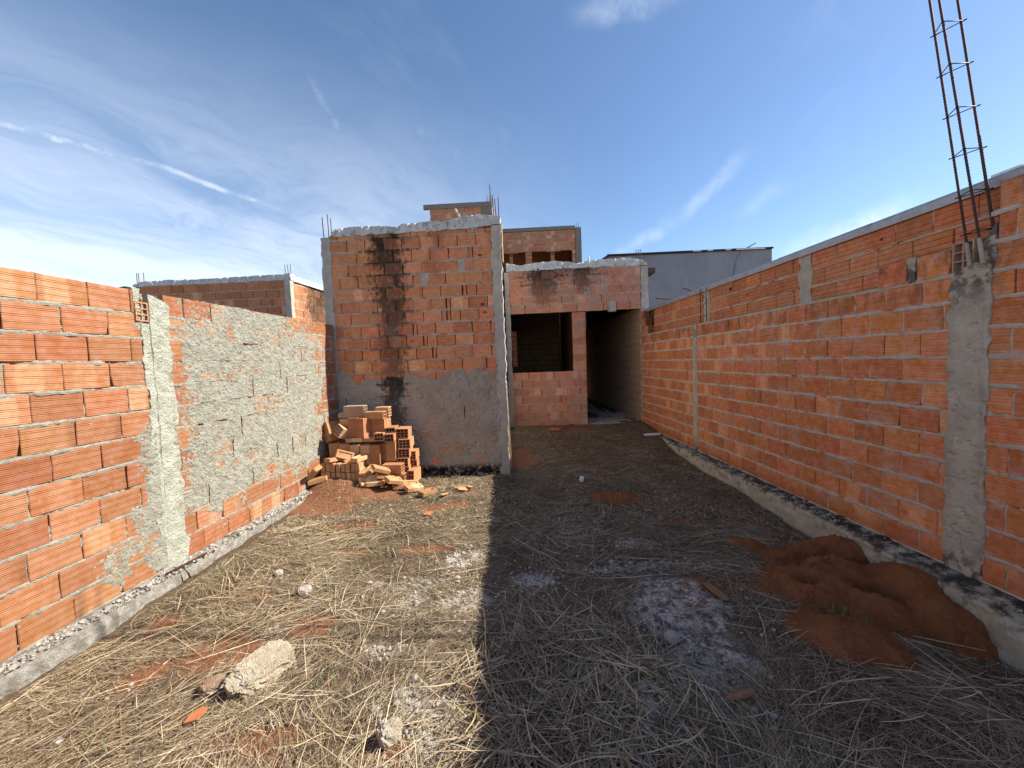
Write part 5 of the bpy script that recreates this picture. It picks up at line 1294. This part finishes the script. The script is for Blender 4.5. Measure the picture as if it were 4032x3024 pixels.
def straw_mat():
    m, t, b = new_mat('dry_straw'); at = t.n('ShaderNodeAttribute'); at.attribute_name = 'tint'
    u, g, r = t.sep(at.outputs['Vector'])[:3]
    c = t.mix(t.ramp(u, 0, .5), (0.120, 0.078, 0.045), (0.34, 0.245, 0.135)); c = t.mix(t.ramp(u, .5, 1.0), c, (0.64, 0.51, 0.31))
    c = t.mix(g, c, (0.13, 0.17, 0.05)); c = t.hsv(c, .5, t.ramp(r, 0, 1, .75, 1.05), 1.0)
    t.l.new(c, b.inputs['Base Color']); b.inputs['Roughness'].default_value = .7
    return m
M_straw = straw_mat()
YARD = (-3.05, 3.08, 1.15, 9.5)
straw('mown_straw', 150000, (.04, .22), (.0013, .0036), YARD, 1, 'mat of cut dry straw covering the yard', lift=.024, green=.35, colour=-.06)
straw('straw_stalks', 3600, (.18, .70), (.0022, .0046), (-3.0, 3.0, 1.15, 4.6), 2, 'longer pale straw stalks lying on top of the mat', lift=.045, tilt=.07, colour=.22, curve=.14, segs=5)
straw('dark_stems', 5200, (.12, .48), (.0036, .0078), (-.6, 1.45, 1.2, 2.85), 3, 'dark tangle of weathered stems in the middle foreground', lift=.075, tilt=.16, tangle=True, colour=-.02, curve=.16, segs=4,
      dens=lambda x, y: sstep(1.0, .55, np.sqrt(((x - .28) / .75) ** 2 + ((y - 1.95) / .75) ** 2)))
straw('far_straw', 26000, (.03, .14), (.003, .0065), (-2.9, 3.05, 4.2, 9.5), 4, 'thinner straw litter towards the house', lift=.05, tilt=.35, green=.3)

straw('straw_chaff', 70000, (.010, .05), (.0020, .0050), (-3.0, 3.08, 1.2, 6.5), 6, 'short broken chaff of straw matted between the stalks', lift=.014, tilt=.30, tangle=True, colour=.0, segs=1)

def sprigs():
    rs = np.random.RandomState(9); V = []; F = []; k = 0
    spots = [(-1.17, 2.12, 7, .16), (-1.35, 1.93, 6, .12), (-2.05, 1.80, 5, .14), (-.95, 2.05, 5, .13), (-1.95, 2.50, 14, .05), (-1.87, 4.37, 40, .06), (-2.09, 4.23, 30, .06), (-1.58, 3.07, 10, .06), (2.06, 2.48, 26, .10), (2.14, 2.45, 14, .10), (2.2, 2.85, 8, .07), (1.72, 2.82, 12, .08), (1.95, 2.9, 8, .08), (-2.4, 3.5, 16, .07), (-1.2, 4.6, 20, .05)]
    for cx, cy, n, h in spots:
        for i in range(n):
            x = cx + rs.randn() * .05; y = cy + rs.randn() * .04; a = rs.uniform(0, 6.28); ln = h * rs.uniform(.5, 1.1); w = .0045
            z = float(ground_h(x, y)) + max(0.0, float(mound_h(np.array([x]), np.array([y]))[0])) - .005
            for j in range(4):
                t = j / 3; bx = x + math.cos(a) * ln * .5 * t * t; by = y + math.sin(a) * ln * .5 * t * t; bz = z + ln * t * (1 - .25 * t); ww = w * (1 - t * .9)
                V += [(bx - math.sin(a) * ww, by + math.cos(a) * ww, bz), (bx + math.sin(a) * ww, by - math.cos(a) * ww, bz)]
            F += [(k + 2 * j, k + 2 * j + 1, k + 2 * j + 3, k + 2 * j + 2) for j in range(3)]; k += 8
    o = part('grass_sprigs', mesh_np('grass_sprigs', V, F), plain('young_grass', (0.085, 0.135, 0.035), .6, 0, .5, 40, (.13, .15, .05)), None, kind='stuff')
    tag(o, 'few young green grass sprigs poking through straw and mounds', 'grass')
sprigs()
